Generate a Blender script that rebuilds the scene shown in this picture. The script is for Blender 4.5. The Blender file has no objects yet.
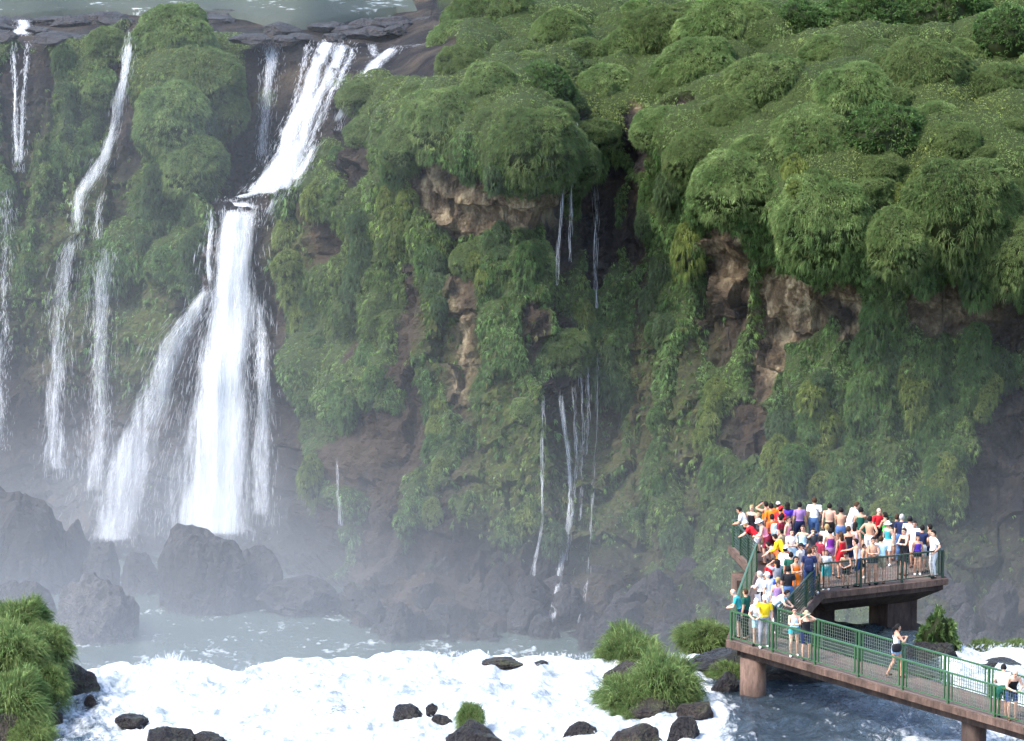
import bpy, math, random
import numpy as np
from mathutils import Vector, Matrix

RNG = np.random.default_rng(7)
random.seed(7)
SC = bpy.context.scene
COL = SC.collection

# ------------------------------------------------------------------ camera
CAM_H, PITCH, FPX = 36.0, math.radians(10.3), 4200.0
CP, SP = math.cos(PITCH), math.sin(PITCH)
cam_d = bpy.data.cameras.new('camera')
cam = bpy.data.objects.new('camera', cam_d)
COL.objects.link(cam)
cam.location = (0, 0, CAM_H)
cam.rotation_euler = (math.pi / 2 - PITCH, 0, 0)
cam_d.sensor_width = 36.0
cam_d.lens = FPX / 1024 * 36.0
cam_d.clip_end = 6000
cam_d.clip_start = 1.0
SC.camera = cam


def theta(py):
    return PITCH + math.atan((py - 370.5) / FPX)


def pt_D(px, py, D):                      # world point seen at a pixel, at ground distance D
    z = CAM_H - D * math.tan(theta(py))
    dep = D * CP + (CAM_H - z) * SP
    return np.array([(px - 512.0) * dep / FPX, D, z])


def pt_z(px, py, z):                      # world point seen at a pixel, at height z
    D = (CAM_H - z) / math.tan(theta(py))
    return pt_D(px, py, D)


def proj(P):
    P = np.asarray(P, float)
    x, y, z = P[..., 0], P[..., 1], P[..., 2] - CAM_H
    dep = y * CP - z * SP
    return 512 + FPX * x / dep, 370.5 - FPX * (y * SP + z * CP) / dep


# ------------------------------------------------------------------ noise
def _hash(i, j, k, seed):
    h = (i * 374761393 + j * 668265263 + k * 2147483647 + seed * 1274126177) & 0xFFFFFFFF
    h = ((h ^ (h >> 13)) * 1274126177) & 0xFFFFFFFF
    return ((h ^ (h >> 16)) & 0xFFFF) / 65535.0


def vnoise(P, seed=0):
    P = np.asarray(P, float)
    I = np.floor(P).astype(np.int64)
    F = P - I
    F = F * F * (3 - 2 * F)
    r = 0
    for a in (0, 1):
        wa = F[:, 0] if a else 1 - F[:, 0]
        for b in (0, 1):
            wb = F[:, 1] if b else 1 - F[:, 1]
            for c in (0, 1):
                wc = F[:, 2] if c else 1 - F[:, 2]
                r = r + wa * wb * wc * _hash(I[:, 0] + a, I[:, 1] + b, I[:, 2] + c, seed)
    return r


def fbm(P, octs=4, seed=0, gain=0.5):
    P = np.asarray(P, float)
    s, a, t = 0, 1.0, 0
    for o in range(octs):
        s = s + a * vnoise(P * (2.03 ** o) + 17.3 * o, seed + o)
        t += a
        a *= gain
    return s / t


def ss(a, b, x):
    t = np.clip((x - a) / (b - a), 0, 1)
    return t * t * (3 - 2 * t)


def nrm(v):
    return v / np.maximum(np.linalg.norm(v, axis=-1, keepdims=True), 1e-9)


# ------------------------------------------------------------------ mesh helpers
def mesh_np(name, V, quads=None, tris=None, mat=None, smooth=True, cols=None, fattrs=None, uv=None, mats=None, midx=None):
    me = bpy.data.meshes.new(name)
    V = np.asarray(V, np.float32)
    loops, sizes = [], []
    if quads is not None and len(quads):
        loops.append(np.asarray(quads, np.int32).ravel()); sizes.append(np.full(len(quads), 4, np.int32))
    if tris is not None and len(tris):
        loops.append(np.asarray(tris, np.int32).ravel()); sizes.append(np.full(len(tris), 3, np.int32))
    L = np.concatenate(loops); S = np.concatenate(sizes)
    me.vertices.add(len(V)); me.vertices.foreach_set('co', V.ravel())
    me.loops.add(len(L)); me.loops.foreach_set('vertex_index', L)
    me.polygons.add(len(S))
    st = np.zeros(len(S), np.int32); st[1:] = np.cumsum(S)[:-1]
    me.polygons.foreach_set('loop_start', st)
    me.polygons.foreach_set('use_smooth', np.full(len(S), bool(smooth)))
    if midx is not None:
        me.polygons.foreach_set('material_index', np.asarray(midx, np.int32))
    me.update(calc_edges=True)
    if cols is not None:
        a = me.color_attributes.new('tint', 'FLOAT_COLOR', 'POINT')
        c = np.ones((len(V), 4), np.float32); c[:, :3] = cols
        a.data.foreach_set('color', c.ravel())
    for k, v in (fattrs or {}).items():
        a = me.attributes.new(k, 'FLOAT', 'POINT')
        a.data.foreach_set('value', np.asarray(v, np.float32))
    if uv is not None:
        u = me.uv_layers.new(name='UVMap')
        u.data.foreach_set('uv', np.asarray(uv, np.float32)[L].ravel())
    for m in (mats or ([mat] if mat else [])):
        me.materials.append(m)
    return me


def link(name, me, parent=None, loc=None, rotz=0.0, scale=None):
    o = bpy.data.objects.new(name, me)
    COL.objects.link(o)
    if parent is not None:
        o.parent = parent
    if loc is not None:
        o.location = loc
    if rotz:
        o.rotation_euler = (0, 0, rotz)
    if scale is not None:
        o.scale = (scale,) * 3 if np.isscalar(scale) else scale
    return o


def tag(o, label=None, cat=None, group=None, kind=None):
    if label: o['label'] = label
    if cat: o['category'] = cat
    if group: o['group'] = group
    if kind: o['kind'] = kind
    return o


class MB:
    """collects shapes into one mesh"""
    def __init__(s):
        s.V, s.Q, s.T, s.n = [], [], [], 0

    def add(s, V, Q=(), T=()):
        V = np.asarray(V, float)
        s.V.append(V)
        if len(Q): s.Q.append(np.asarray(Q) + s.n)
        if len(T): s.T.append(np.asarray(T) + s.n)
        s.n += len(V)
        return s

    def bar(s, a, b, w, h, up=(0, 0, 1)):          # rectangular bar from a to b
        a, b = np.asarray(a, float), np.asarray(b, float)
        d = nrm(b - a); up = np.asarray(up, float)
        if abs(d @ up) > 0.95: up = np.array([0, 1.0, 0])
        x = nrm(np.cross(d, up)); y = np.cross(x, d)
        V = []
        for p in (a, b):
            for i, j in ((-1, -1), (1, -1), (1, 1), (-1, 1)):
                V.append(p + x * i * w / 2 + y * j * h / 2)
        return s.add(V, [(0, 3, 2, 1), (4, 5, 6, 7), (0, 1, 5, 4), (1, 2, 6, 5), (2, 3, 7, 6), (3, 0, 4, 7)])

    def tube(s, pts, rad, n=8, cap=True):
        pts = np.asarray(pts, float); k = len(pts)
        rad = np.broadcast_to(np.asarray(rad, float), (k,))
        t = nrm(np.gradient(pts, axis=0))
        V = []
        ref = np.array([0, 0, 1.0]) if abs(t[0][2]) < 0.9 else np.array([0, 1.0, 0])
        for i in range(k):
            x = nrm(np.cross(t[i], ref)); y = np.cross(t[i], x)
            for j in range(n):
                a = 2 * math.pi * j / n
                V.append(pts[i] + rad[i] * (math.cos(a) * x + math.sin(a) * y))
        Q = [(i * n + j, i * n + (j + 1) % n, (i + 1) * n + (j + 1) % n, (i + 1) * n + j) for i in range(k - 1) for j in range(n)]
        T = []
        if cap:
            V += [pts[0], pts[-1]]
            c0, c1 = k * n, k * n + 1
            for j in range(n):
                T.append((c0, (j + 1) % n, j)); T.append((c1, (k - 1) * n + j, (k - 1) * n + (j + 1) % n))
        return s.add(V, Q, T)

    def prism(s, poly, z0, z1, bev=0.0):           # polygon (ccw) extruded
        poly = np.asarray(poly, float); n = len(poly)
        V = [(x, y, z0) for x, y in poly] + [(x, y, z1) for x, y in poly]
        s.add(V, [(i, (i + 1) % n, n + (i + 1) % n, n + i) for i in range(n)])
        return s

    def ellipsoid(s, c, r, n=12, m=8):
        V, Q, T = [], [], []
        for i in range(1, m):
            a = math.pi * i / m
            for j in range(n):
                b = 2 * math.pi * j / n
                V.append((c[0] + r[0] * math.sin(a) * math.cos(b), c[1] + r[1] * math.sin(a) * math.sin(b), c[2] + r[2] * math.cos(a)))
        V += [(c[0], c[1], c[2] + r[2]), (c[0], c[1], c[2] - r[2])]
        for i in range(m - 2):
            for j in range(n):
                Q.append((i * n + j, (i + 1) * n + j, (i + 1) * n + (j + 1) % n, i * n + (j + 1) % n))
        t, b = (m - 1) * n, (m - 1) * n + 1
        for j in range(n):
            T.append((t, j, (j + 1) % n)); T.append((b, (m - 2) * n + (j + 1) % n, (m - 2) * n + j))
        return s.add(V, Q, T)

    def mesh(s, name, mat=None, smooth=False):
        return mesh_np(name, np.concatenate(s.V), np.concatenate(s.Q) if s.Q else None, np.concatenate(s.T) if s.T else None, mat, smooth)

    def build(s, name, mat=None, parent=None, smooth=False):
        return link(name, s.mesh(name, mat, smooth), parent)


# ------------------------------------------------------------------ materials
class NT:
    def __init__(s, name):
        s.m = bpy.data.materials.new(name)
        s.m.use_nodes = True
        s.t = s.m.node_tree
        s.t.nodes.clear()
        s.out = s.t.nodes.new('ShaderNodeOutputMaterial')

    def n(s, typ, ins=None, **kw):
        nd = s.t.nodes.new('ShaderNode' + typ)
        for k, v in kw.items(): setattr(nd, k, v)
        for k, v in (ins or {}).items():
            if isinstance(v, bpy.types.NodeSocket): s.t.links.new(v, nd.inputs[k])
            else: nd.inputs[k].default_value = v
        return nd

    def attr(s, name):
        return s.n('Attribute', attribute_name=name)

    def noise(s, scale, detail=4, rough=0.55, vec=None, dist=0.0):
        d = {'Scale': scale, 'Detail': detail, 'Roughness': rough, 'Distortion': dist}
        if vec is not None: d['Vector'] = vec
        return s.n('TexNoise', d).outputs['Fac']

    def coords(s, scale=(1, 1, 1), out='Object'):
        tc = s.n('TexCoord')
        return s.n('Mapping', {'Vector': tc.outputs[out], 'Scale': scale}).outputs['Vector']

    def ramp(s, fac, stops):
        r = s.n('ValToRGB', {'Fac': fac})
        e = r.color_ramp.elements
        while len(e) < len(stops): e.new(0.5)
        for i, (p, c) in enumerate(stops):
            e[i].position = p
            e[i].color = (c, c, c, 1) if np.isscalar(c) else (*c, 1)
        return r.outputs['Color']

    def mix(s, fac, a, b, mode='MIX'):
        nd = s.n('Mix', data_type='RGBA', blend_type=mode)
        for i, v in ((0, fac), (6, a), (7, b)):
            if isinstance(v, bpy.types.NodeSocket): s.t.links.new(v, nd.inputs[i])
            else: nd.inputs[i].default_value = v if i == 0 else ((*v, 1) if len(v) == 3 else v)
        return nd.outputs[2]

    def math(s, op, a, b=0.0, c=None):
        nd = s.n('Math', operation=op)
        for i, v in enumerate((a, b) if c is None else (a, b, c)):
            if isinstance(v, bpy.types.NodeSocket): s.t.links.new(v, nd.inputs[i])
            else: nd.inputs[i].default_value = v
        return nd.outputs[0]

    def bump(s, h, strength=0.5, dist=0.1):
        return s.n('Bump', {'Height': h, 'Strength': strength, 'Distance': dist}).outputs['Normal']

    def done(s, shader, vol=False):
        s.t.links.new(shader, s.out.inputs['Volume' if vol else 'Surface'])
        return s.m


def principled(t, col, rough=0.7, spec=0.3, normal=None, **kw):
    d = {'Base Color': col if isinstance(col, bpy.types.NodeSocket) else (*col, 1), 'Roughness': rough, 'Specular IOR Level': spec}
    if normal is not None: d['Normal'] = normal
    d.update(kw)
    return t.n('BsdfPrincipled', d).outputs[0]


def mat_plain(name, col, rough=0.7, spec=0.3, nscale=6.0, var=0.25):
    t = NT(name)
    f = t.noise(nscale, 4, 0.6, t.coords())
    c = t.mix(f, tuple(x * (1 - var) for x in col), tuple(min(1, x * (1 + var)) for x in col))
    return t.done(principled(t, c, rough, spec))


def mat_foliage():
    t = NT('foliage')
    c = t.attr('tint').outputs['Color']
    a = principled(t, c, 0.6, 0.12)
    b = t.n('BsdfTranslucent', {'Color': t.mix(0.5, c, (0.11, 0.15, 0.06))}).outputs[0]
    return t.done(t.n('MixShader', {'Fac': 0.40, 1: a, 2: b}).outputs[0])


def mat_rock(name, dark=(0.012, 0.0105, 0.0105), light=(0.038, 0.032, 0.026), scale=0.6, attrs=False, rough=0.75, moss=0.0):
    t = NT(name)
    co = t.coords(out='Object')
    n1 = t.noise(scale, 6, 0.65, co)
    n2 = t.noise(scale * 6, 5, 0.65, co)
    c = t.mix(t.ramp(n1, [(0.35, 0.0), (0.65, 1.0)]), dark, light)
    c = t.mix(t.ramp(n2, [(0.4, 0.55), (0.62, 0.0)]), c, (0.012, 0.011, 0.013))
    if attrs:                                      # wet streaks running down the face
        stv = t.noise(1.0, 5, 0.7, t.n('Mapping', {'Vector': co, 'Scale': (1.5, 0.8, 0.18)}).outputs[0], 0.4)
        c = t.mix(t.ramp(stv, [(0.42, 0.8), (0.60, 0.0)]), c, (0.009, 0.008, 0.010))
        c = t.mix(t.ramp(t.noise(0.25, 4, 0.6, co), [(0.5, 0.0), (0.66, 0.6)]), c, (0.07, 0.055, 0.04))
    vor = t.n('TexVoronoi', {'Vector': t.n('Mapping', {'Vector': co, 'Scale': (scale * 1.6, scale * 1.6, scale * 0.9)}).outputs[0], 'Scale': 1.0}, feature='DISTANCE_TO_EDGE').outputs['Distance']
    crack = t.math('MULTIPLY', t.ramp(vor, [(0.0, 1.0), (0.05, 0.0)]), t.ramp(n1, [(0.45, 0.0), (0.7, 0.7)]))
    if attrs:
        tan = t.attr('tan').outputs['Fac']
        tn = t.ramp(t.noise(0.9, 6, 0.7, t.n('Mapping', {'Vector': co, 'Scale': (1.6, 1.6, 0.7)}).outputs[0]), [(0.34, (0.055, 0.04, 0.026)), (0.48, (0.17, 0.125, 0.075)), (0.62, (0.46, 0.38, 0.245))])
        c = t.mix(t.math('MULTIPLY', tan, 0.92), c, tn)
        br = t.attr('brown').outputs['Fac']
        c = t.mix(t.math('MULTIPLY', br, t.ramp(n2, [(0.3, 0.25), (0.7, 0.9)])), c, (0.045, 0.032, 0.021))
        moss_a = t.math('MULTIPLY', t.attr('moss').outputs['Fac'], t.ramp(t.noise(3.5, 5, 0.7, co), [(0.35, 0.15), (0.6, 1.0)]))
        c = t.mix(moss_a, c, t.mix(n2, (0.03, 0.042, 0.012), (0.075, 0.095, 0.022)))
        c = t.mix(t.attr('veg').outputs['Fac'], c, (0.032, 0.046, 0.016))
    elif moss:
        geo = t.n('NewGeometry').outputs['Normal']
        zz = t.n('SeparateXYZ', {0: geo}).outputs['Z']
        mf = t.math('MULTIPLY', t.ramp(zz, [(0.35, 0.0), (0.8, 1.0)]), t.ramp(n1, [(0.45, 0.0), (0.6, moss)]))
        c = t.mix(mf, c, (0.05, 0.065, 0.02))
    h = t.math('ADD', n2, t.math('MULTIPLY', crack, -0.6))
    c = t.mix(t.math('MULTIPLY', crack, 0.6), c, (0.02, 0.018, 0.02))
    return t.done(principled(t, c, 0.9 if attrs else rough, 0.08 if attrs else 0.3, t.bump(h, 1.0, 0.3)))
EXPOSURE = 2.15
# ------------------------------------------------------------------ cliff
POOL_Z = -12.0
M_FOL = mat_foliage()
M_CLIFF = mat_rock('cliff_rock', attrs=True)


def zD(z, D):
    return ('z', z, D)


_back = [zD(12.6, 243), zD(12.8, 262), zD(13.4, 330)]
CL = {   # px column : (py, ground distance) from the foot of the cliff up to the plateau
    -320: [(565, 208), (510, 217), (430, 221), (300, 224), (150, 227), (70, 229), (47, 230.5)] + _back,
    0:    [(565, 208), (510, 217), (430, 221), (300, 224), (150, 227), (70, 229), (47, 230.5)] + _back,
    60:   [(565, 208), (515, 216), (430, 220), (300, 223), (180, 226), (80, 229), (46, 230.5)] + _back,
    120:  [(565, 208), (520, 215), (430, 219), (300, 222.5), (200, 225.5), (90, 228.5), (40, 230.5)] + _back,
    172:  [(565, 208), (525, 214), (430, 217), (300, 220.5), (215, 222), (110, 223.5), (22, 230.5)] + _back,
    205:  [(568, 207.5), (530, 212.5), (430, 215.5), (300, 218), (210, 219.5), (150, 224), (40, 231)] + _back,
    235:  [(570, 207), (535, 212), (430, 215), (300, 217.5), (201, 219), (188, 226), (45, 231)] + _back,
    268:  [(575, 206), (540, 211), (430, 214.5), (300, 217), (203, 218.8), (188, 226), (42, 231)] + _back,
    305:  [(595, 202), (545, 208.5), (430, 212), (300, 214.5), (192, 217), (150, 221.5), (45, 230)] + _back,
    345:  [(622, 196), (560, 203), (430, 208.5), (300, 211.5), (190, 214), (135, 217.5), (72, 224.5)] + _back,
    385:  [(632, 194), (560, 201.5), (430, 206.5), (300, 209.5), (195, 211), (140, 213), (85, 218.5), (45, 234), zD(12.8, 262), zD(13.4, 330)],
    430:  [(640, 192.6), (560, 200), (430, 205), (300, 207.5), (200, 209.5), (150, 208.6), (105, 212), (60, 219.5), (36, 230), zD(16, 330)],
    520:  [(645, 191.5), (560, 198.5), (430, 203), (300, 205.5), (210, 207.5), (165, 205.3), (110, 209), (60, 216), (22, 230), zD(17, 330)],
    562:  [(645, 191.5), (560, 199), (430, 204), (300, 207), (210, 209), (165, 208.8), (115, 210.5), (62, 217), (20, 230), zD(17, 330)],
    592:  [(645, 191.5), (560, 200), (430, 206), (300, 209), (200, 211), (160, 212), (122, 213), (70, 219.5), (20, 231), zD(17, 330)],
    650:  [(648, 191), (570, 197.5), (430, 204.5), (300, 208), (200, 209.5), (140, 210.5), (115, 211.3), (70, 217.5), (15, 230), zD(18, 330)],
    690:  [(650, 190.7), (570, 196.5), (430, 203), (310, 206), (220, 206.6), (175, 205), (130, 207.8), (85, 213), (8, 228), zD(19, 330)],
    740:  [(650, 190.5), (570, 196), (430, 202), (325, 204.2), (250, 203.5), (205, 201.5), (150, 204), (90, 209.5), (0, 226), zD(19, 330)],
    850:  [(652, 190), (570, 195), (440, 199.8), (340, 200.9), (280, 200.2), (235, 199.0), (150, 202.2), (80, 208.5), (-5, 225), zD(20, 330)],
    1024: [(655, 189.5), (570, 195), (440, 199.2), (350, 199.9), (285, 199.1), (230, 198.0), (150, 201.6), (80, 208.5), (-10, 226), zD(20, 330)],
    1420: [(655, 189.5), (570, 195), (440, 199.2), (350, 199.9), (285, 199.1), (230, 198.0), (150, 201.6), (80, 208.5), (-10, 226), zD(20, 330)],
}


def build_cliff_grid():
    cols = sorted(CL)
    NC, NR = 620, 420
    pxs = np.linspace(-320, 1420, NC)
    rows_t = [0, 0.16, 0.36, 0.52, 0.64, 0.71, 0.79, 0.88, 0.955, 1.0]
    ctrl_D = np.zeros((len(cols), 10)); ctrl_z = np.zeros((len(cols), 10))
    for i, c in enumerate(cols):
        for j, e in enumerate(CL[c]):
            if e[0] == 'z': D, z = e[2], e[1]
            else: D = e[1]; z = CAM_H - D * math.tan(theta(e[0]))
            ctrl_D[i, j] = D; ctrl_z[i, j] = z
    t = np.linspace(0, 1, NR)
    D = np.zeros((len(cols), NR)); Z = np.zeros((len(cols), NR))
    for i in range(len(cols)):
        D[i] = np.interp(t, rows_t, ctrl_D[i]); Z[i] = np.interp(t, rows_t, ctrl_z[i])
    Dg = np.zeros((NC, NR)); Zg = np.zeros((NC, NR))
    for r in range(NR):
        Dg[:, r] = np.interp(pxs, cols, D[:, r]); Zg[:, r] = np.interp(pxs, cols, Z[:, r])

    def blur(A, ax, k):
        w = np.hanning(2 * k + 3)[1:-1]; w /= w.sum()
        pad = [(0, 0), (0, 0)]; pad[ax] = (k, k)
        B = np.pad(A, pad, mode='edge'); o = 0
        for i in range(2 * k + 1):
            sl = [slice(None)] * 2; sl[ax] = slice(i, i + A.shape[ax])
            o = o + w[i] * B[tuple(sl)]
        return o
    Dg = blur(blur(Dg, 0, 5), 1, 5); Zg = blur(blur(Zg, 0, 5), 1, 5)
    # extend: foot goes below the pool, plateau runs to the horizon
    dep = Dg * CP + (CAM_H - Zg) * SP
    Xg = (pxs[:, None] - 512) * dep / FPX
    return pxs, np.stack([Xg, Dg, Zg], -1)


def grid_normals(G):
    du = np.gradient(G, axis=0); dv = np.gradient(G, axis=1)
    return nrm(np.cross(du, dv))


PXS, G0 = build_cliff_grid()
N0 = grid_normals(G0)
if N0[300, 200, 1] > 0: N0 = -N0
UX, UY = proj(G0)                      # surface parameters of every grid vertex
NC, NR = UX.shape
Pf = G0.reshape(-1, 3)


def ell(cx, cy, rx, ry, soft=0.5):
    d = np.sqrt(((UX - cx) / rx) ** 2 + ((UY - cy) / ry) ** 2)
    return 1 - ss(1 - soft, 1 + soft, d)


def gshape(a): return a.reshape(NC, NR)


ROWT = np.linspace(0, 1, NR)[None, :] * np.ones((NC, 1))
PLATEAU = ss(0.70, 0.76, ROWT)
nA = gshape(fbm(Pf * np.array([0.45, 0.45, 0.16]), 4, 11))     # draping columns
nB = gshape(fbm(Pf * np.array([0.9, 0.9, 0.5]), 3, 23))
nC = gshape(fbm(Pf * 0.22, 3, 31))

# ---- where plants grow
cov_y = np.interp(UY, [0, 380, 460, 520, 580, 640], [0.88, 0.80, 0.62, 0.36, 0.10, 0.0])
cov_r = np.interp(UY, [0, 470, 560, 610, 650], [1.0, 1.0, 0.92, 0.6, 0.35])
cov_l = np.interp(UY, [0, 230, 330, 400, 450], [0.72, 0.68, 0.46, 0.15, 0.0])
wl = 1 - ss(255, 300, UX); wr = ss(640, 740, UX)
cov = cov_y * (1 - wl) * (1 - wr) + cov_l * wl + cov_r * wr
cov = np.maximum(cov, PLATEAU * 1.1)
bare = np.zeros_like(UX)
BARE = [(232, 330, 48, 150), (235, 480, 60, 90), (290, 95, 45, 75), (262, 110, 30, 90), (345, 60, 45, 26), (330, 110, 26, 30), (150, 335, 40, 60), (60, 220, 22, 60), (40, 90, 14, 60), (250, 150, 22, 60),
        (305, 240, 18, 40), (490, 205, 62, 26), (440, 188, 26, 24), (456, 345, 16, 60), (372, 448, 42, 38), (402, 330, 11, 60), (345, 330, 10, 40), (500, 440, 26, 60), (530, 330, 10, 30), (640, 140, 18, 30), (462, 330, 16, 60),
        (628, 225, 12, 45), (727, 245, 20, 44), (720, 310, 26, 55), (786, 302, 36, 44), (768, 368, 18, 40), (845, 302, 18, 36), (945, 304, 42, 28), (1000, 320, 40, 30),
        (755, 440, 34, 34), (1010, 520, 45, 130), (960, 590, 60, 70), (562, 225, 14, 40), (598, 235, 14, 55), (574, 140, 6, 22), (575, 430, 36, 60), (640, 380, 14, 90), (690, 430, 14, 90),
        (680, 110, 18, 10), (420, 60, 40, 22), (40, 25, 140, 18), (330, 25, 110, 26), (215, 18, 50, 12), (350, 150, 14, 30), (20, 110, 18, 90), (85, 200, 24, 40), (120, 100, 14, 70)]
for b in BARE: bare = np.maximum(bare, ell(*b, soft=0.45))
for b in [(330, 330, 40, 120), (300, 320, 26, 60), (190, 100, 66, 100), (100, 60, 26, 55), (60, 150, 30, 80), (165, 250, 40, 50)]:
    cov = cov + 0.5 * ell(*b)
back_l = (1 - ss(420, 470, UX)) * ss(0.80, 0.83, ROWT)
cov = cov * (1 - 0.62 * back_l)
VEG = ss(0.46, 0.60, cov - 1.0 * bare + (nA - 0.5) * 1.25 + (nB - 0.5) * 0.95)
TAN = np.zeros_like(UX)
for b in [(490, 205, 70, 30), (440, 188, 28, 26), (727, 240, 18, 46), (785, 302, 44, 52), (845, 300, 28, 46), (945, 302, 52, 42), (640, 100, 20, 10), (775, 350, 26, 60), (455, 345, 12, 55)]:
    TAN = np.maximum(TAN, ell(*b, soft=0.5))
TAN *= ss(0.35, 0.6, nB + 0.12)
BROWN = np.maximum.reduce([ell(380, 420, 90, 110), ell(300, 260, 40, 90), ell(770, 400, 40, 80), ell(945, 320, 80, 60), ell(470, 300, 80, 100), ell(640, 350, 30, 120) * 0.6, ell(720, 310, 30, 60)])
MOSS = np.maximum.reduce([ell(495, 400, 36, 80), ell(430, 330, 20, 60), ell(520, 480, 60, 60), ell(130, 320, 40, 80), ell(60, 250, 60, 120) * 0.8, ell(660, 430, 60, 140) * 0.7, ell(285, 250, 20, 60), ell(850, 560, 160, 60) * 0.6, ell(590, 480, 40, 70)])
MOSS = np.clip(MOSS * (0.4 + nC), 0, 1)

# ---- relief: blocks and ledges on the rock, bulges where plants hang
lum = np.zeros_like(UX)
rs = np.random.default_rng(5)
lump_list = []
for i in range(2600):
    u = rs.integers(0, NC); v = int(rs.integers(int(NR * 0.2), NR - 8))
    if VEG[u, v] < 0.5: continue
    pl = PLATEAU[u, v]
    right = UX[u, v] > 660
    if pl > 0.5: r = rs.uniform(0.9, 2.3); lump_list.append((u, v, r, r, r * rs.uniform(0.35, 0.6)))
    else:
        r = rs.uniform(0.40, 1.05) * (1.25 if right else 1.0); lump_list.append((u, v, r, r * rs.uniform(1.0, 2.0), r * rs.uniform(0.55, 1.1)))
# the big rounded headland bulges
for (px, py, r, h) in [(530, 140, 2.4, 1.7), (435, 120, 2.2, 1.4), (470, 150, 1.8, 1.0), (400, 150, 1.6, 1.0), (600, 150, 1.6, 1.0), (740, 200, 3.2, 1.4), (830, 210, 3.6, 1.8), (960, 220, 3.6, 1.9), (900, 170, 3.0, 1.2),
                       (700, 180, 2.2, 1.1), (190, 80, 2.6, 1.2), (205, 110, 2.2, 1.3), (165, 150, 1.9, 0.9), (780, 240, 2.2, 1.0), (880, 260, 2.4, 1.0), (1010, 270, 2.6, 1.2)]:
    k = np.argmin((UX - px) ** 2 + (UY - py) ** 2); u, v = divmod(k, NR)
    lump_list.append((u, v, r, r * 0.95, h))
Pf32 = Pf.astype(np.float32)
lumf = lum.reshape(-1)
for (u, v, rx, rz, h) in lump_list:
    c = G0[u, v]
    u0, u1 = max(0, u - 60), min(NC, u + 61); v0, v1 = max(0, v - 70), min(NR, v + 71)
    P = G0[u0:u1, v0:v1] - c
    dz = np.where(P[..., 2] < 0, P[..., 2] / (rz * 1.3), P[..., 2] / rz)
    d2 = (P[..., 0] / rx) ** 2 + dz ** 2 + (P[..., 1] / max(rx, rz)) ** 2
    lum[u0:u1, v0:v1] = np.maximum(lum[u0:u1, v0:v1], h * np.sqrt(np.clip(1 - d2, 0, 1)))
q = Pf * np.array([0.35, 0.35, 0.22])
rock = gshape(np.abs(fbm(q, 5, 41) - 0.5)) * 2.0
blocks = gshape(fbm(np.floor(Pf * np.array([0.8, 0.5, 0.5]) + 0.7 * np.stack([fbm(Pf * 0.5, 2, 3)] * 3, -1)) * 1.7, 1, 55))
strat = gshape(vnoise(np.stack([Pf[:, 0] * 0.06, Pf[:, 1] * 0.06, Pf[:, 2] * 0.75], -1), 61))
fine = gshape(fbm(Pf * 1.6, 4, 71))
ledge_fade = 1 - 0.93 * back_l
disp = (-(rock * 1.9) + (blocks - 0.5) * 1.3 + (strat - 0.5) * 1.1 + (fine - 0.5) * 0.7) * (1 - 0.72 * PLATEAU) * (1 - 0.35 * VEG) + lum * (0.25 + 0.75 * VEG) + (nC - 0.5) * 2.4 * (1 - 0.6 * PLATEAU)
G1 = G0 + N0 * (disp * ledge_fade)[..., None]
# end strips: sink the foot, carry the plateau to the horizon
NG = grid_normals(G1)
if NG[300, 200, 1] > 0: NG = -NG
foot = G1[:, :1].copy(); foot[..., 2] = POOL_Z - 2.5; foot[..., 1] -= 1.0
far1 = G1[:, -1:].copy(); far1[..., 1] = 700; far1[..., 2] = 24; far1[..., 0] *= 2.2
far2 = far1.copy(); far2[..., 1] = 4000; far2[..., 2] = 40; far2[..., 0] *= 6
GG = np.concatenate([foot, G1, far1, far2], 1)
# side strips, running out to left and right
lft = GG[:1].copy(); lft[..., 0] -= 160; lft[..., 1] += 30
rgt = GG[-1:].copy(); rgt[..., 0] += 160; rgt[..., 1] -= 30
GG = np.concatenate([lft, GG, rgt], 0)


def padg(A):
    A = np.concatenate([A[:, :1], A, A[:, -1:], A[:, -1:]], 1)
    return np.concatenate([A[:1], A, A[-1:]], 0)


def grid_quads(nu, nv):
    i = np.arange(nu * nv).reshape(nu, nv)
    return np.stack([i[:-1, :-1], i[1:, :-1], i[1:, 1:], i[:-1, 1:]], -1).reshape(-1, 4)


cl_me = mesh_np('cliff', GG.reshape(-1, 3), grid_quads(*GG.shape[:2]), mat=M_CLIFF, smooth=False,
                fattrs={'veg': padg(VEG).ravel(), 'tan': padg(TAN).ravel(), 'brown': padg(np.clip(BROWN * (0.5 + nC), 0, 1)).ravel(), 'moss': padg(MOSS).ravel()})
tag(link('cliff', cl_me), kind='structure')

CX, CY = proj(G1)


def on_cliff(px, py, row=None):
    d = (CX - px) ** 2 + (CY - py) ** 2
    cand = np.argwhere(d < max(9.0, d.min() * 1.2 + 4))
    best = min(cand, key=lambda c: G1[c[0], c[1], 1])
    return G1[best[0], best[1]], NG[best[0], best[1]], tuple(best)


# ------------------------------------------------------------------ blades
def blades(P, D0, L, W, droop, tint, rng, side=None, segs=2):
    """curved tapering leaves: P roots, D0 start directions, gravity droop"""
    n = len(P)
    L = L[:, None]; W = W[:, None]
    g = np.array([0, 0, -1.0])
    c1 = P + D0 * L * 0.55 + g * L * droop[:, None] * 0.30
    c2 = P + D0 * L * 0.92 + g * L * droop[:, None] * 0.95
    if side is None:
        side = nrm(np.cross(nrm(c2 - P), nrm(rng.normal(size=(n, 3)))))
    V = np.stack([P - side * W * 0.4, P + side * W * 0.4, c1 - side * W * 0.5, c1 + side * W * 0.5, c2], 1).reshape(-1, 3)
    b = np.arange(n)[:, None] * 5
    Q = b + np.array([[0, 1, 3, 2]]); T = b + np.array([[2, 3, 4]])
    return V, Q, T, np.repeat(tint, 5, 0)


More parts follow.
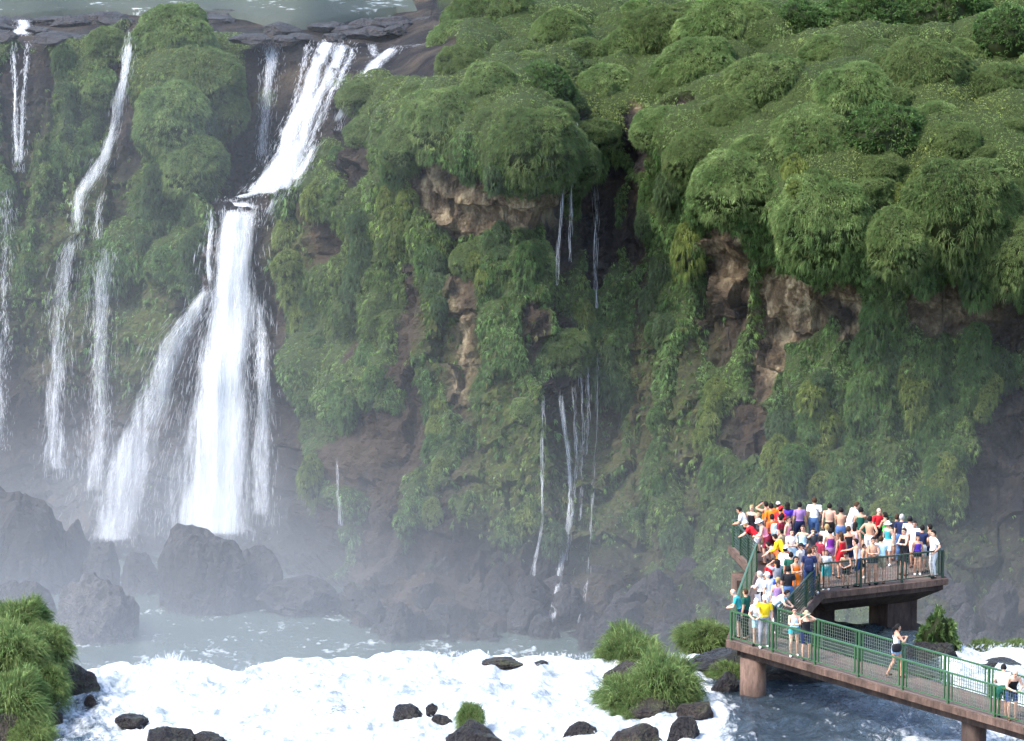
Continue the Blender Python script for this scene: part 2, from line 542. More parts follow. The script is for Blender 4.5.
def tint_mix(base, other, f, rng, jit=0.22):
    c = base * (1 - f[:, None]) + other * f[:, None]
    return np.clip(c * np.exp(rng.normal(0, jit, (len(f), 1))), 0.004, 0.6)


GREEN_D = np.array([0.036, 0.074, 0.022]); GREEN_M = np.array([0.088, 0.148, 0.048]); GREEN_L = np.array([0.200, 0.275, 0.098]); STRAW = np.array([0.15, 0.13, 0.055]); BLUEG = np.array([0.045, 0.085, 0.040])


VIEW = nrm(G1 - np.array([0, 0, CAM_H]))
FACING = np.clip(-(NG * VIEW).sum(-1), 0.04, 1)


def scatter(sel_w, n, rng):
    """random points on the cliff grid, weighted by sel_w per vertex"""
    A = G1[1:, :-1] - G1[:-1, :-1]; B = G1[:-1, 1:] - G1[:-1, :-1]
    ar = np.linalg.norm(np.cross(A, B), axis=-1) * (sel_w * FACING)[:-1, :-1]
    p = ar.ravel() / ar.sum()
    k = rng.choice(len(p), n, p=p)
    u, v = np.divmod(k, NR - 1)
    a, b = rng.random((n, 1)), rng.random((n, 1))
    P = G1[u, v] + A[u, v] * a + B[u, v] * b
    return P, NG[u, v], u, v


def cover(name, weight, n, Lr, Wr, pdir, droop, seed, light, label=None):
    rng = np.random.default_rng(seed)
    per = 13
    nt = n // per; n = nt * per
    P, N, u, v = scatter(weight, nt, rng)                      # tufts: leaves springing from one root
    f = np.clip(ss(0.3, 0.72, fbm(P * 0.55, 4, seed)) * 1.0 + rng.normal(0, 0.22, nt), 0, 1)
    td = nrm(N * pdir[0] + np.array([0, 0, 1.0]) * pdir[1] + rng.normal(0, pdir[2] * 0.6, (nt, 3)))
    tl = rng.uniform(*Lr, nt); tc = np.exp(rng.normal(0, 0.28, nt)); ts = rng.random(nt) < light[2]
    rp = lambda a: np.repeat(a, per, 0)
    P = rp(P) + rng.normal(0, 0.04, (n, 3)); N = rp(N)
    d = nrm(rp(td) + rng.normal(0, 0.42, (n, 3)))
    L = rp(tl) * rng.uniform(0.6, 1.15, n); W = rng.uniform(*Wr, n)
    c = tint_mix(*light[:2], np.clip(rp(f), 0, 1), rng, 0.16) * rp(tc)[:, None]
    big = ss(0.42, 0.66, fbm(P * np.array([0.22, 0.22, 0.10]), 3, 140))[:, None]      # olive and blue-green stands
    c = c * (1 - 0.55 * big) + 0.55 * big * c * np.array([1.2, 0.95, 0.65])
    dk = ss(0.48, 0.62, fbm(P * np.array([0.5, 0.5, 0.3]), 3, 150))[:, None]
    c = c * (1 - 0.22 * dk * (pdir[1] < 0.3))
    st = rp(ts) & (rng.random(n) < 0.8)
    c[st] = c[st] * 0.3 + STRAW * 0.7
    V, Q, T, C = blades(P - N * 0.05, d, L, W, np.full(n, droop) * rng.uniform(0.7, 1.3, n), c, rng)
    o = link(name, mesh_np(name, V, Q, T, M_FOL, True, cols=C))
    tag(o, kind='stuff', label=label)
    return o


IN = ss(-160, -60, UX) * (1 - ss(1084, 1180, UX))
# hidden side of far plateau needs no grass
NEAR = 1 - ss(0.95, 0.97, ROWT)
rightness = ss(430, 520, UX)
cover('plateau_grass', VEG * PLATEAU * IN * NEAR, 640000, (0.08, 0.20), (0.018, 0.03), (0.9, 0.35, 0.45), 0.8, 101, (GREEN_M, GREEN_L, 0.05))
cover('hanging_grass', VEG * (1 - PLATEAU) * IN * np.where(UY < 430, 1.0, 0.7), 560000, (0.10, 0.26), (0.018, 0.032), (0.85, 0.15, 0.5), 0.95, 102, (GREEN_D * 1.5, GREEN_M * 1.7, 0.05))
cover('rock_moss', np.clip(MOSS + 0.25 * ss(0.2, 0.5, VEG), 0, 1) * (1 - PLATEAU) * IN, 70000, (0.12, 0.3), (0.04, 0.08), (0.8, -0.1, 0.5), 0.9, 103, (GREEN_D * 1.2, GREEN_M * 1.4, 0.10))
# ------------------------------------------------------------------ water materials
def mat_falls():
    t = NT('falling_water')
    uv = t.n('UVMap').outputs[0]
    n1 = t.noise(1.0, 5, 0.62, t.n('Mapping', {'Vector': uv, 'Scale': (3.0, 0.30, 1)}).outputs[0], 0.3)
    n2 = t.noise(1.0, 4, 0.6, t.n('Mapping', {'Vector': uv, 'Scale': (9.0, 0.8, 1)}).outputs[0], 0.2)
    n3 = t.noise(1.0, 4, 0.6, t.n('Mapping', {'Vector': uv, 'Scale': (1.1, 0.16, 1)}).outputs[0], 0.5)
    n = t.math('ADD', t.math('ADD', t.math('MULTIPLY', n1, 0.45), t.math('MULTIPLY', n2, 0.27)), t.math('MULTIPLY', n3, 0.28))
    d = t.attr('dens').outputs['Fac']
    a = t.math('ADD', n, t.math('SUBTRACT', d, 1.0))
    a = t.ramp(a, [(0.0, 0.0), (0.50, 1.0)])
    dif = t.n('BsdfDiffuse', {'Color': (0.66, 0.69, 0.72, 1)}).outputs[0]
    trl = t.n('BsdfTranslucent', {'Color': (0.66, 0.69, 0.72, 1)}).outputs[0]
    w = t.n('MixShader', {'Fac': 0.35, 1: dif, 2: trl}).outputs[0]
    tr = t.n('BsdfTransparent').outputs[0]
    return t.done(t.n('MixShader', {'Fac': a, 1: tr, 2: w}).outputs[0])


def mat_foamy():
    t = NT('white_water')
    dif = t.n('BsdfDiffuse', {'Color': (0.84, 0.87, 0.90, 1)}).outputs[0]
    trl = t.n('BsdfTranslucent', {'Color': (0.84, 0.87, 0.90, 1)}).outputs[0]
    return t.done(t.n('MixShader', {'Fac': 0.35, 1: dif, 2: trl}).outputs[0])


def mat_spray():
    t = NT('spray_water')
    dif = t.n('BsdfDiffuse', {'Color': (0.70, 0.73, 0.77, 1)}).outputs[0]
    trl = t.n('BsdfTranslucent', {'Color': (0.70, 0.73, 0.77, 1)}).outputs[0]
    w = t.n('MixShader', {'Fac': 0.35, 1: dif, 2: trl}).outputs[0]
    return t.done(t.n('MixShader', {'Fac': 0.42, 1: t.n('BsdfTransparent').outputs[0], 2: w}).outputs[0])


M_FALL = mat_falls(); M_FOAM = mat_foamy(); M_SPRAY = mat_spray()


def smooth1(a, k):
    a = np.asarray(a, float)
    w = np.hanning(2 * k + 3)[1:-1]; w /= w.sum()
    return np.convolve(np.pad(a, k, mode='edge'), w, 'valid')


def fall_path(path, off, mono=True):
    path = np.array(path, float)
    ys = np.concatenate([[0], np.cumsum(np.hypot(np.diff(path[:, 0]), np.diff(path[:, 1])))])
    n = max(6, int(ys[-1] / 6))
    s = np.linspace(0, ys[-1], n)
    px = smooth1(np.interp(s, ys, path[:, 0]), 2); py = np.interp(s, ys, path[:, 1]); w = smooth1(np.interp(s, ys, path[:, 2]), 2)
    D = np.array([min(on_cliff(px[i] + o * w[i] * 0.35, py[i])[0][1] for o in (-1, 0, 1)) for i in range(n)])
    if mono:
        D = np.minimum.accumulate(D)
    D = smooth1(D, 7 if n > 24 else 3) - off
    P = np.array([pt_D(px[i], py[i], D[i]) for i in range(n)])
    return P, w / FPX * np.linalg.norm(P - np.array([0, 0, CAM_H]), axis=1)


def waterfall(label, paths, n_str, seed, dens=0.6, off=0.35, strw=(0.018, 0.042), strl=(0.1, 0.45), spread=0.5, sheet=True, mult=3.0, latk=1.0):
    rng = np.random.default_rng(seed)
    root = tag(bpy.data.objects.new('waterfall', None), label, 'waterfall')
    COL.objects.link(root)
    SV, SQ, SD, SU, nb = [], [], [], [], 0
    RV, RQ, rb = [], [], 0
    tot = []
    for pth in paths:
        P, w = fall_path(pth[0] if isinstance(pth, tuple) else pth, off)
        dm = pth[1] if isinstance(pth, tuple) else 1.0
        tot.append((P, w, dm))
    base = tot[0][0][-1].copy()
    lens = np.array([np.linalg.norm(np.diff(P, axis=0), axis=1).sum() * w.mean() ** 0.5 * dm for P, w, dm in tot]); lens /= lens.sum()
    for (P, w, dm), fr in zip(tot, lens):
        s = np.concatenate([[0], np.cumsum(np.linalg.norm(np.diff(P, axis=0), axis=1))])
        for lay in range(4 if sheet else 0):
            m = max(3, int(w.max() / 0.12)); ns = max(8, int(s[-1] / 0.2))
            t = np.linspace(0, s[-1], ns)
            C = np.stack([np.interp(t, s, P[:, k]) for k in range(3)], -1); ww = np.interp(t, s, w)
            x = np.linspace(-0.5, 0.5, m) * (0.86 + 0.14 * lay)
            V = C[:, None, :] + np.zeros((ns, m, 3))
            wob = 0.72 + 0.56 * vnoise(np.stack([t * 0.55, 0 * t + lay * 5.1 + seed, 0 * t], -1), 9)
            V[..., 0] += x[None] * (ww * wob)[:, None] + (0.35 * (vnoise(np.stack([t * 0.4, 0 * t + lay * 3.3 + seed, 0 * t], -1), 12) - 0.5) * np.minimum(ww, 1.5))[:, None]
            V[..., 1] += 0.2 * (1.5 - lay)
            V[..., 0] += 0.05 * (lay - 1.5)
            V[..., 1] -= 0.45 * np.cos(x * math.pi)[None] * np.minimum(ww[:, None], 2) * 0.4
            jit = fbm(np.stack([V[..., 0] * 1.3, V[..., 2] * 0.25, V[..., 1] * 0.2], -1).reshape(-1, 3), 3, seed).reshape(ns, m) - 0.5
            V[..., 1] += jit * 0.5
            V[..., 0] += jit * 0.25
            e = (1 - np.abs(x / np.abs(x).max()) ** 3)[None] * np.minimum(1, (t[:, None] + 0.15) / 0.9) * np.minimum(1, (s[-1] - t[:, None]) / 0.8 + 0.2)
            dn = e * (dens - 0.07 * lay) * dm
            U = np.stack([V[..., 0] + seed * 3.1 + lay * 7.7, np.broadcast_to(t[:, None] + lay * 3.3, (ns, m))], -1)
            SV.append(V.reshape(-1, 3)); SD.append(dn.ravel()); SU.append(U.reshape(-1, 2)); SQ.append(grid_quads(ns, m) + nb); nb += ns * m
        n = int(n_str * fr * mult * 0.6)
        if n:
            a = rng.random(n) * s[-1]; ln = rng.uniform(*strl, n) * (0.5 + rng.random(n))
            lat = latk * np.clip(rng.normal(0, 0.24 * (1 + spread * 0.4), n), -0.7, 0.7)
            lat = lat + 0.22 * (vnoise(np.stack([a * 0.7, lat * 3, np.full(n, seed)], -1), 4) - 0.5)
            dep = rng.uniform(-spread, 0.15, n)
            wd = rng.uniform(*strw, n)
            k = 5
            tt = np.clip(a[:, None] + np.linspace(0, 1, k)[None] * ln[:, None], 0, s[-1])
            wwd = np.interp(tt, s, w)
            q = np.stack([np.interp(tt, s, P[:, j]) for j in range(3)], -1)
            q[..., 0] += lat[:, None] * wwd + np.cumsum(rng.normal(0, 0.022, (n, k)), 1)
            q[..., 1] += dep[:, None]
            taper = np.array([0.25, 0.9, 1.0, 0.7, 0.1])[None] * wd[:, None]
            sd = nrm(np.stack([np.ones(n), rng.normal(0, 0.5, n), np.zeros(n)], -1))[:, None, :]
            V = np.stack([q - sd * taper[..., None] / 2, q + sd * taper[..., None] / 2], 2).reshape(n, k * 2, 3)
            b = (np.arange(n) * k * 2)[:, None, None] + np.arange(k - 1)[None, :, None] * 2 + np.array([0, 1, 3, 2])
            RV.append(V.reshape(-1, 3)); RQ.append(b.reshape(-1, 4) + rb); rb += n * k * 2
    root.location = base
    if sheet:
        link('water_curtain', mesh_np('water_curtain', np.concatenate(SV) - base, np.concatenate(SQ), mat=M_FALL, smooth=True, fattrs={'dens': np.concatenate(SD)}, uv=np.concatenate(SU)), root)
    if RV:
        o = link('spray', mesh_np('spray', np.concatenate(RV) - base, np.concatenate(RQ), mat=M_SPRAY, smooth=True), root)
        o['kind'] = 'stuff'
    return root


waterfall('broad white main waterfall plunging behind the largest dark boulder',
          [([(243, 196, 50), (237, 240, 50), (234, 300, 60), (227, 360, 66), (222, 430, 76), (218, 480, 86), (216, 540, 98)], 0.92),
           ([(236, 204, 34), (230, 320, 36), (222, 430, 44), (217, 538, 58)], 1.02),
           ([(222, 280, 20), (200, 305, 36), (176, 340, 44), (158, 390, 50), (140, 440, 66), (122, 490, 74), (114, 545, 92)], 0.76),
           ([(218, 296, 16), (208, 350, 30), (198, 420, 44), (188, 480, 56), (176, 540, 70)], 0.66),
           ([(262, 290, 12), (264, 380, 22), (264, 450, 26), (262, 525, 30)], 0.75),
           ([(214, 210, 6), (208, 250, 8), (212, 290, 10)], 0.8)], 2600, 201, 0.86, 0.5, (0.012, 0.028), (0.15, 0.8), 0.9, True, 2.6)
waterfall('upper chute of white water sliding diagonally into the ledge pool above the main waterfall',
          [([(330, 38, 22), (318, 62, 22), (308, 90, 20), (298, 120, 22), (288, 150, 28), (274, 178, 44), (262, 197, 56)], 0.90),
           ([(344, 40, 24), (335, 66, 20), (322, 92, 16), (308, 126, 18), (298, 152, 26), (286, 176, 40), (272, 196, 50)], 0.82),
           ([(296, 178, 12), (276, 186, 16), (252, 194, 16), (228, 200, 12)], 0.95),
           ([(356, 46, 12), (344, 70, 10), (330, 100, 9), (316, 130, 9), (304, 160, 14)], 0.75),
           ([(310, 42, 9), (304, 66, 7), (296, 96, 7), (288, 130, 9), (276, 164, 14)], 0.7)], 900, 202, 0.86, 0.35, (0.014, 0.034), (0.1, 0.6), 0.7, True, 4.0)
waterfall('thin veil of water on dark rock left of the upper chute', [([(272, 40, 24), (269, 80, 20), (266, 120, 14), (262, 165, 18)], 0.85)], 260, 203, 0.75, 0.25, (0.012, 0.03))
waterfall('white streamlet stepping down the black rocks right of the upper chute',
          [([(400, 44, 10), (378, 62, 18), (364, 76, 24)], 0.95), ([(372, 42, 12), (376, 58, 10)], 0.8), ([(428, 42, 18), (398, 48, 14)], 0.8),
           ([(352, 92, 10), (342, 112, 10), (336, 130, 7)], 0.9), ([(326, 138, 8), (312, 152, 9), (302, 172, 11), (292, 186, 10)], 0.95), ([(284, 190, 10), (272, 204, 10), (264, 225, 8)], 0.85)], 420, 204, 0.8, 0.25, (0.011, 0.024), (0.15, 0.7), 0.5, True, 2.6)
waterfall('long narrow waterfall zigzagging down left of the big grassy bulge',
          [([(132, 28, 8), (129, 45, 9), (125, 75, 13), (120, 95, 15), (118, 120, 13), (106, 150, 20), (94, 178, 24), (80, 196, 18), (76, 232, 14)], 0.84),
           ([(76, 232, 14), (66, 262, 22), (60, 300, 26), (57, 350, 26), (58, 400, 28), (58, 478, 44)], 0.74)], 900, 205, 0.8, 0.35, (0.011, 0.024), (0.15, 0.7), 0.5, True, 2.6)
waterfall('double strand waterfall fanning out below a mossy step right of the zigzag waterfall',
          [([(104, 190, 7), (98, 212, 6), (97, 238, 9)], 0.8), ([(106, 246, 20), (102, 280, 28), (100, 330, 24), (99, 390, 26), (98, 450, 34), (96, 500, 44)], 0.76)], 650, 206, 0.8, 0.35, (0.011, 0.024), (0.15, 0.7), 0.5, True, 2.6)
waterfall('twin strand waterfall at the far left edge starting from one white crest',
          [([(24, 18, 20), (22, 36, 24)], 0.95), ([(13, 40, 6), (15, 90, 6), (18, 170, 9)], 0.85), ([(28, 40, 6), (24, 90, 7), (21, 172, 9)], 0.8)], 380, 207, 0.8, 0.3, (0.012, 0.03))
waterfall('faint waterfall below the twin strands on the far left edge', [([(8, 185, 14), (7, 230, 15), (5, 290, 13), (4, 360, 14), (3, 450, 18)], 0.75)], 260, 208, 0.75, 0.3, (0.012, 0.03))
waterfall('short trickle issuing between round grass mounds above the gully', [([(573, 122, 7), (574, 138, 9), (575, 152, 8)], 0.9)], 60, 209, 0.75, 0.3, (0.02, 0.04), (0.3, 0.8))
waterfall('bright straight thread of water on the right side of the mossy gully', [([(594, 178, 8), (597, 215, 7), (596, 260, 5), (597, 308, 3)], 0.85)], 120, 210, 0.8, 0.35, (0.010, 0.02), (0.5, 1.5), 0.25, True, 0.5, 0.6)
waterfall('pair of fine threads on black rock at the top of the mossy gully', [([(563, 178, 5), (560, 230, 5), (557, 285, 4)], 0.9), ([(571, 176, 5), (570, 262, 4)], 0.9)], 110, 211, 0.75, 0.35, (0.010, 0.022), (0.5, 1.6), 0.25, True, 0.7, 0.55)
waterfall('long thin waterfall breaking into white splashes at the foot of the mossy gully',
          [([(561, 386, 5), (563, 420, 5), (570, 470, 5), (569, 520, 5), (562, 560, 6), (555, 600, 8), (552, 626, 12)], 0.80), ([(573, 385, 4), (577, 460, 4), (574, 500, 4), (566, 560, 4)], 0.8), ([(586, 340, 4), (589, 420, 5), (586, 455, 8)], 0.78), ([(580, 350, 4), (583, 430, 4), (580, 520, 4)], 0.72)], 420, 212, 0.86, 0.4, (0.010, 0.024), (0.3, 1.2), 0.3, True, 1.0, 0.7)
waterfall('fine thread of water left of the long thin waterfall in the gully', [([(544, 390, 4), (543, 450, 4), (542, 520, 4), (536, 560, 5), (531, 585, 7)], 0.85)], 130, 213, 0.75, 0.4, (0.010, 0.022), (0.5, 1.6), 0.25, True, 0.7, 0.55)
waterfall('fine thread of water right of the long thin waterfall, ending on wet rocks', [([(598, 350, 3), (597, 440, 3), (590, 540, 6), (588, 580, 5), (578, 622, 6)], 0.72)], 120, 214, 0.75, 0.4, (0.010, 0.022), (0.5, 1.6), 0.25, True, 0.7, 0.55)
waterfall('solitary trickle on the dark rock face right of the main waterfall', [([(337, 456, 5), (338, 490, 4), (341, 525, 8)], 0.8)], 60, 215, 0.75, 0.4, (0.010, 0.022), (0.5, 1.6), 0.25, True, 0.7, 0.55)


# ------------------------------------------------------------------ river on the terrace
LIP = [(-60, 690), (60, 676), (95, 671), (135, 668), (160, 661), (185, 661), (210, 672), (235, 674), (265, 664), (300, 660), (345, 661), (400, 656), (440, 655), (500, 655), (560, 657), (620, 660), (700, 658), (760, 640), (800, 625), (930, 632), (960, 649), (1024, 648), (1150, 648)]
lipX = np.array([pt_z(a, b, 0)[0] for a, b in LIP]); lipY = np.array([pt_z(a, b, 0)[1] for a, b in LIP])


def mat_river():
    t = NT('river_water')
    co = t.coords()
    f = t.attr('foam').outputs['Fac']
    n1 = t.noise(1.0, 6, 0.68, t.n('Mapping', {'Vector': co, 'Scale': (1.1, 0.55, 1.2), 'Rotation': (0, 0, 0.5)}).outputs[0], 0.6)
    n2 = t.noise(1.0, 4, 0.65, t.n('Mapping', {'Vector': co, 'Scale': (5.0, 2.2, 3), 'Rotation': (0, 0, 0.5)}).outputs[0], 0.3)
    n = t.math('ADD', t.math('MULTIPLY', n1, 0.6), t.math('MULTIPLY', n2, 0.4))
    a = t.ramp(t.math('ADD', n, t.math('SUBTRACT', f, 1.0)), [(0.0, 0.0), (0.22, 1.0)])
    h = t.math('ADD', n1, t.math('MULTIPLY', n2, 0.5))
    w = principled(t, t.mix(n1, (0.010, 0.017, 0.024), (0.03, 0.044, 0.055)), 0.12, 0.5, t.bump(h, 0.9, 0.35))
    fo = principled(t, t.mix(t.ramp(n, [(0.40, 0.0), (0.60, 1.0)]), (0.17, 0.205, 0.225), (0.56, 0.58, 0.60)), 0.8, 0.1, t.bump(h, 0.25, 0.15))
    return t.done(t.n('MixShader', {'Fac': a, 1: w, 2: fo}).outputs[0])


M_RIVER = mat_river()


def lip_at(x): return np.interp(x, lipX, lipY)


nx, ny = 460, 230
X = np.linspace(-30, 30, nx)[:, None] * np.ones((1, ny))
jag = (vnoise(np.stack([X[:, 0] * 1.4, 0 * X[:, 0], 0 * X[:, 0]], -1), 5) - 0.5) * 0.9 + (vnoise(np.stack([X[:, 0] * 4, 0 * X[:, 0], 0 * X[:, 0]], -1), 6) - 0.5) * 0.35
tY = np.linspace(0, 1, ny)[None]
Y = 118 + tY * (lip_at(X[:, :1]) + jag[:, None] - 118)
P = np.stack([X, Y, 0 * X], -1)
pf = P.reshape(-1, 3)
RX, RY = proj(P)
foam = 0.98 - 0.20 * ss(0.5, 0.72, fbm(pf * np.array([0.28, 0.34, 1]), 3, 88).reshape(nx, ny))
dark_front = ss(700, 745, RX) * ss(655, 675, RY + (RX - 740) * -0.22)
foam -= 0.55 * dark_front
foam += 0.22 * ss(850, 950, RX) * dark_front * ss(690, 741, RY)
foam -= 0.75 * ss(690, 740, RX) * (1 - ss(905, 965, RX)) * (1 - ss(690, 705, RY - (RX - 740) * 0.22)) * (1 - dark_front)
fx = ss(20, 60, RX) * (1 - ss(90, 150, RX)) * ss(675, 690, RY)
foam -= 0.36 * fx
foam -= 0.30 * np.exp(-((RX - 660) / 60) ** 2 - ((RY - 680) / 26) ** 2)
foam -= 0.30 * np.exp(-((RX - 330) / 60) ** 2 - ((RY - 712) / 14) ** 2)
ridg = 1 - np.abs(fbm(pf * np.array([0.55, 0.40, 1]), 5, 91).reshape(nx, ny) * 2 - 1)
chop = fbm(pf * np.array([1.7, 1.1, 1]), 4, 95).reshape(nx, ny)
amp = 0.45 + 0.55 * np.clip(foam, 0, 1)
crest = np.exp(-((tY - 1) / 0.035) ** 2)
P[..., 2] = ((ridg - 0.8) * 0.8 + (chop - 0.5) * 0.35) * amp * (0.9 - 0.3 * crest) + 0.12 * crest
# the sheet turns over the far lip
drop = P[:, -1:].copy(); drop[..., 1] += 0.35; drop[..., 2] -= 0.7
drop2 = drop.copy(); drop2[..., 1] += 0.9; drop2[..., 2] -= 5
drop3 = drop2.copy(); drop3[..., 1] += 0.6; drop3[..., 2] = POOL_Z - 1
PP = np.concatenate([P, drop, drop2, drop3], 1); FF = np.concatenate([foam, foam[:, -1:], foam[:, -1:], foam[:, -1:]], 1)
river = link('river_water', mesh_np('river_water', PP.reshape(-1, 3), grid_quads(*PP.shape[:2]), mat=M_RIVER, smooth=True, fattrs={'foam': np.clip(FF, 0, 1.2).ravel()}))
tag(river, kind='structure')


def river_z(x, y):
    i = int(np.clip(np.searchsorted(X[:, 0], x), 0, nx - 1)); j = int(np.clip((y - 118) / max(1e-3, (Y[i, -1] - 118)) * (ny - 1), 0, ny - 1))
    return float(P[i, j, 2])


# rock shelf that carries the river, and the land under it out to the horizon
mb = MB()
xs = np.linspace(-200, 200, 161)
for i in range(160):
    pass
top = np.stack([xs, lip_at(xs) + 0.1, 0 * xs - 0.9], -1)
front = np.stack([xs * 8, 0 * xs - 400, 0 * xs - 2.5], -1)
mid = np.stack([xs, 0 * xs + 112, 0 * xs - 1.2], -1)
bot = top.copy(); bot[:, 1] += 1.5; bot[:, 2] = POOL_Z - 3
gv = np.stack([front, mid, top, bot], 1)
shelf = link('ground', mesh_np('ground', gv.reshape(-1, 3), grid_quads(161, 4), mat=mat_rock('shelf_rock', scale=0.5), smooth=False))
tag(shelf, kind='structure')

# spray tips thrown up along the lip and over the rapids
rng = np.random.default_rng(77)
n = 6000
xx = rng.uniform(-20, 20, n); keep = rng.random(n) < np.clip(vnoise(np.stack([xx * 0.5, 0 * xx, 0 * xx], -1), 8) * 1.5 - 0.2, 0.03, 1)
pxl, _ = proj(np.stack([xx, lip_at(xx), 0 * xx], -1))
keep &= (pxl < 690) | (pxl > 940)
xx = xx[keep]; n = len(xx)
yy = lip_at(xx) - np.abs(rng.normal(0, 0.35, n))
hot = np.exp(-((proj(np.stack([xx, yy, 0 * xx], -1))[0] - 172) / 26) ** 2)
Pp = np.stack([xx, yy, rng.uniform(-0.1, 0.15, n)], -1)
d = nrm(np.stack([rng.normal(0, 0.45, n), rng.normal(0, 0.3, n), np.ones(n)], -1))
V, Q, T, C = blades(Pp, d, rng.uniform(0.05, 0.20, n) * (1 + 2.0 * hot), rng.uniform(0.02, 0.06, n), np.full(n, 0.35), np.ones((n, 3)), rng)
m2 = 7000
kx = rng.uniform(-20, 20, m2); ky = rng.uniform(128, 141, m2)
rp = proj(np.stack([kx, ky, 0 * kx], -1))[0]
kk = ((rp < 690) | ((rp > 950) & (ky > 134)))
kx, ky = kx[kk], ky[kk]; m2 = len(kx)
Pq = np.stack([kx, ky, np.array([river_z(a, b) for a, b in zip(kx, ky)])], -1)
d = nrm(np.stack([rng.normal(0, 0.9, m2), rng.normal(0, 0.9, m2), np.ones(m2) * 0.6], -1))
V2, Q2, T2, _ = blades(Pq, d, rng.uniform(0.05, 0.22, m2), rng.uniform(0.02, 0.05, m2), np.full(m2, 0.6), np.ones((m2, 3)), rng)
tag(link('river_spray', mesh_np('river_spray', np.concatenate([V, V2]), np.concatenate([Q, Q2 + len(V)]), np.concatenate([T, T2 + len(V)]), M_SPRAY, True)), kind='stuff')


# ------------------------------------------------------------------ pool below and river above the cliff
def mat_pool(name, c0, c1, rough, sc):
    t = NT(name)
    co = t.coords((1, 0.6, 1))
    n1 = t.noise(sc, 5, 0.6, co, 0.4); n2 = t.noise(sc * 5, 4, 0.6, co)
    f = t.ramp(t.math('ADD', t.math('MULTIPLY', n1, 0.6), t.math('MULTIPLY', n2, 0.4)), [(0.56, 0.0), (0.66, 0.8)])
    w = principled(t, t.mix(n1, c0, c1), rough, 0.3, t.bump(n2, 0.5, 0.15))
    fo = principled(t, (0.55, 0.6, 0.62), 0.8, 0.1)
    return t.done(t.n('MixShader', {'Fac': f, 1: w, 2: fo}).outputs[0])


def sheet(name, x0, x1, y0, y1, z, mat):
    V = [(x0, y0, z), (x1, y0, z), (x1, y1, z), (x0, y1, z)]
    return tag(link(name, mesh_np(name, V, [(0, 1, 2, 3)], mat=mat)), kind='structure')


sheet('pool_water', -220, 220, 140, 235, POOL_Z, mat_pool('pool_surface', (0.03, 0.045, 0.04), (0.07, 0.09, 0.08), 0.2, 0.5))
# upper river, a sheet lying on the plateau back from the brink
us = np.linspace(-190, 0, 90)
edge0 = 243 + 3.5 * (vnoise(np.stack([us * 0.5, 0 * us, 0 * us], -1), 3) - 0.5) * 2 - 7.0 * np.exp(-((us + 10.2) / 2.0) ** 2)
rimx = np.minimum(us, -4.2)
uv_ = np.stack([np.stack([us * (edge0 / 240), edge0 - 0.5, 0 * us + 12.0], -1), np.stack([us * (edge0 / 240), edge0, 0 * us + 12.95], -1), np.stack([us * 1.3, 0 * us + 300, 0 * us + 13.6], -1), np.stack([us * 3, 0 * us + 900, 0 * us + 18], -1)], 1)
uv_[..., 0] -= 2.4
tag(link('upper_river_water', mesh_np('upper_river_water', uv_.reshape(-1, 3), grid_quads(90, 4), mat=mat_pool('upper_river_surface', (0.02, 0.028, 0.022), (0.04, 0.05, 0.04), 0.75, 0.35))), kind='structure')
# ------------------------------------------------------------------ boulders
M_BOULD = mat_rock('boulder_rock', (0.012, 0.011, 0.012), (0.036, 0.033, 0.033), 0.5)
M_BOULD_L = mat_rock('pale_boulder_rock', (0.03, 0.028, 0.03), (0.16, 0.145, 0.14), 1.6)
M_BOULD_B = mat_rock('brown_river_rock', (0.024, 0.018, 0.016), (0.07, 0.052, 0.045), 1.2, rough=0.6, moss=0.5)
M_BOULD_D = mat_rock('wet_river_rock', (0.012, 0.011, 0.013), (0.045, 0.038, 0.04), 1.2, rough=0.4, moss=0.3)


def ico(sub):
    import bmesh
    bm = bmesh.new(); bmesh.ops.create_icosphere(bm, subdivisions=sub, radius=1.0)
    V = np.array([v.co[:] for v in bm.verts]); T = np.array([[v.index for v in f.verts] for f in bm.faces]); bm.free()
    return V, T


ICO_V, ICO_T = ico(5)


def boulder(label, px, py_base, w_px, h_px, D, seed, mat, zbase=None, cat='boulder', group=None, depth=0.8, sink=0.25, name='boulder', rough=0.55):
    """px: middle, py_base: water line, sizes in picture pixels at distance D"""
    rng = np.random.default_rng(seed)
    base = pt_D(px, py_base, D)
    m = D / FPX * 1.01
    rx, rz = w_px * m / 2, h_px * m
    V = ICO_V.copy()
    r = np.full(len(V), 1.0)
    for i in range(22):
        nn = nrm(rng.normal(size=3)); dd = rng.uniform(0.62, 0.98)
        c = V @ nn
        r = np.minimum(r, np.where(c > 1e-3, dd / np.maximum(c, 1e-3), 9))
    V = V * r[:, None]
    o = rng.uniform(0, 50, 3)
    V = V * (1 + (fbm(ICO_V * 2.2 + o, 4, seed)[:, None] - 0.5) * 0.55 * rough + (np.abs(fbm(ICO_V * 5 + o, 5, seed + 3) - 0.5)[:, None] - 0.12) * -0.55 * rough)
    top = V[:, 2].max(); half = np.abs(V[:, 0]).max()
    zlow = -sink
    V[:, 2] = np.where(V[:, 2] < 0, V[:, 2] * 0.6, V[:, 2])
    V = V * np.array([rx / half, rx / half * depth, rz / top])
    V[:, 2] -= sink * rz * 0.2
    o = link(name, mesh_np(name, V, None, ICO_T, mat, False), loc=base)
    tag(o, label, cat, group)
    return o


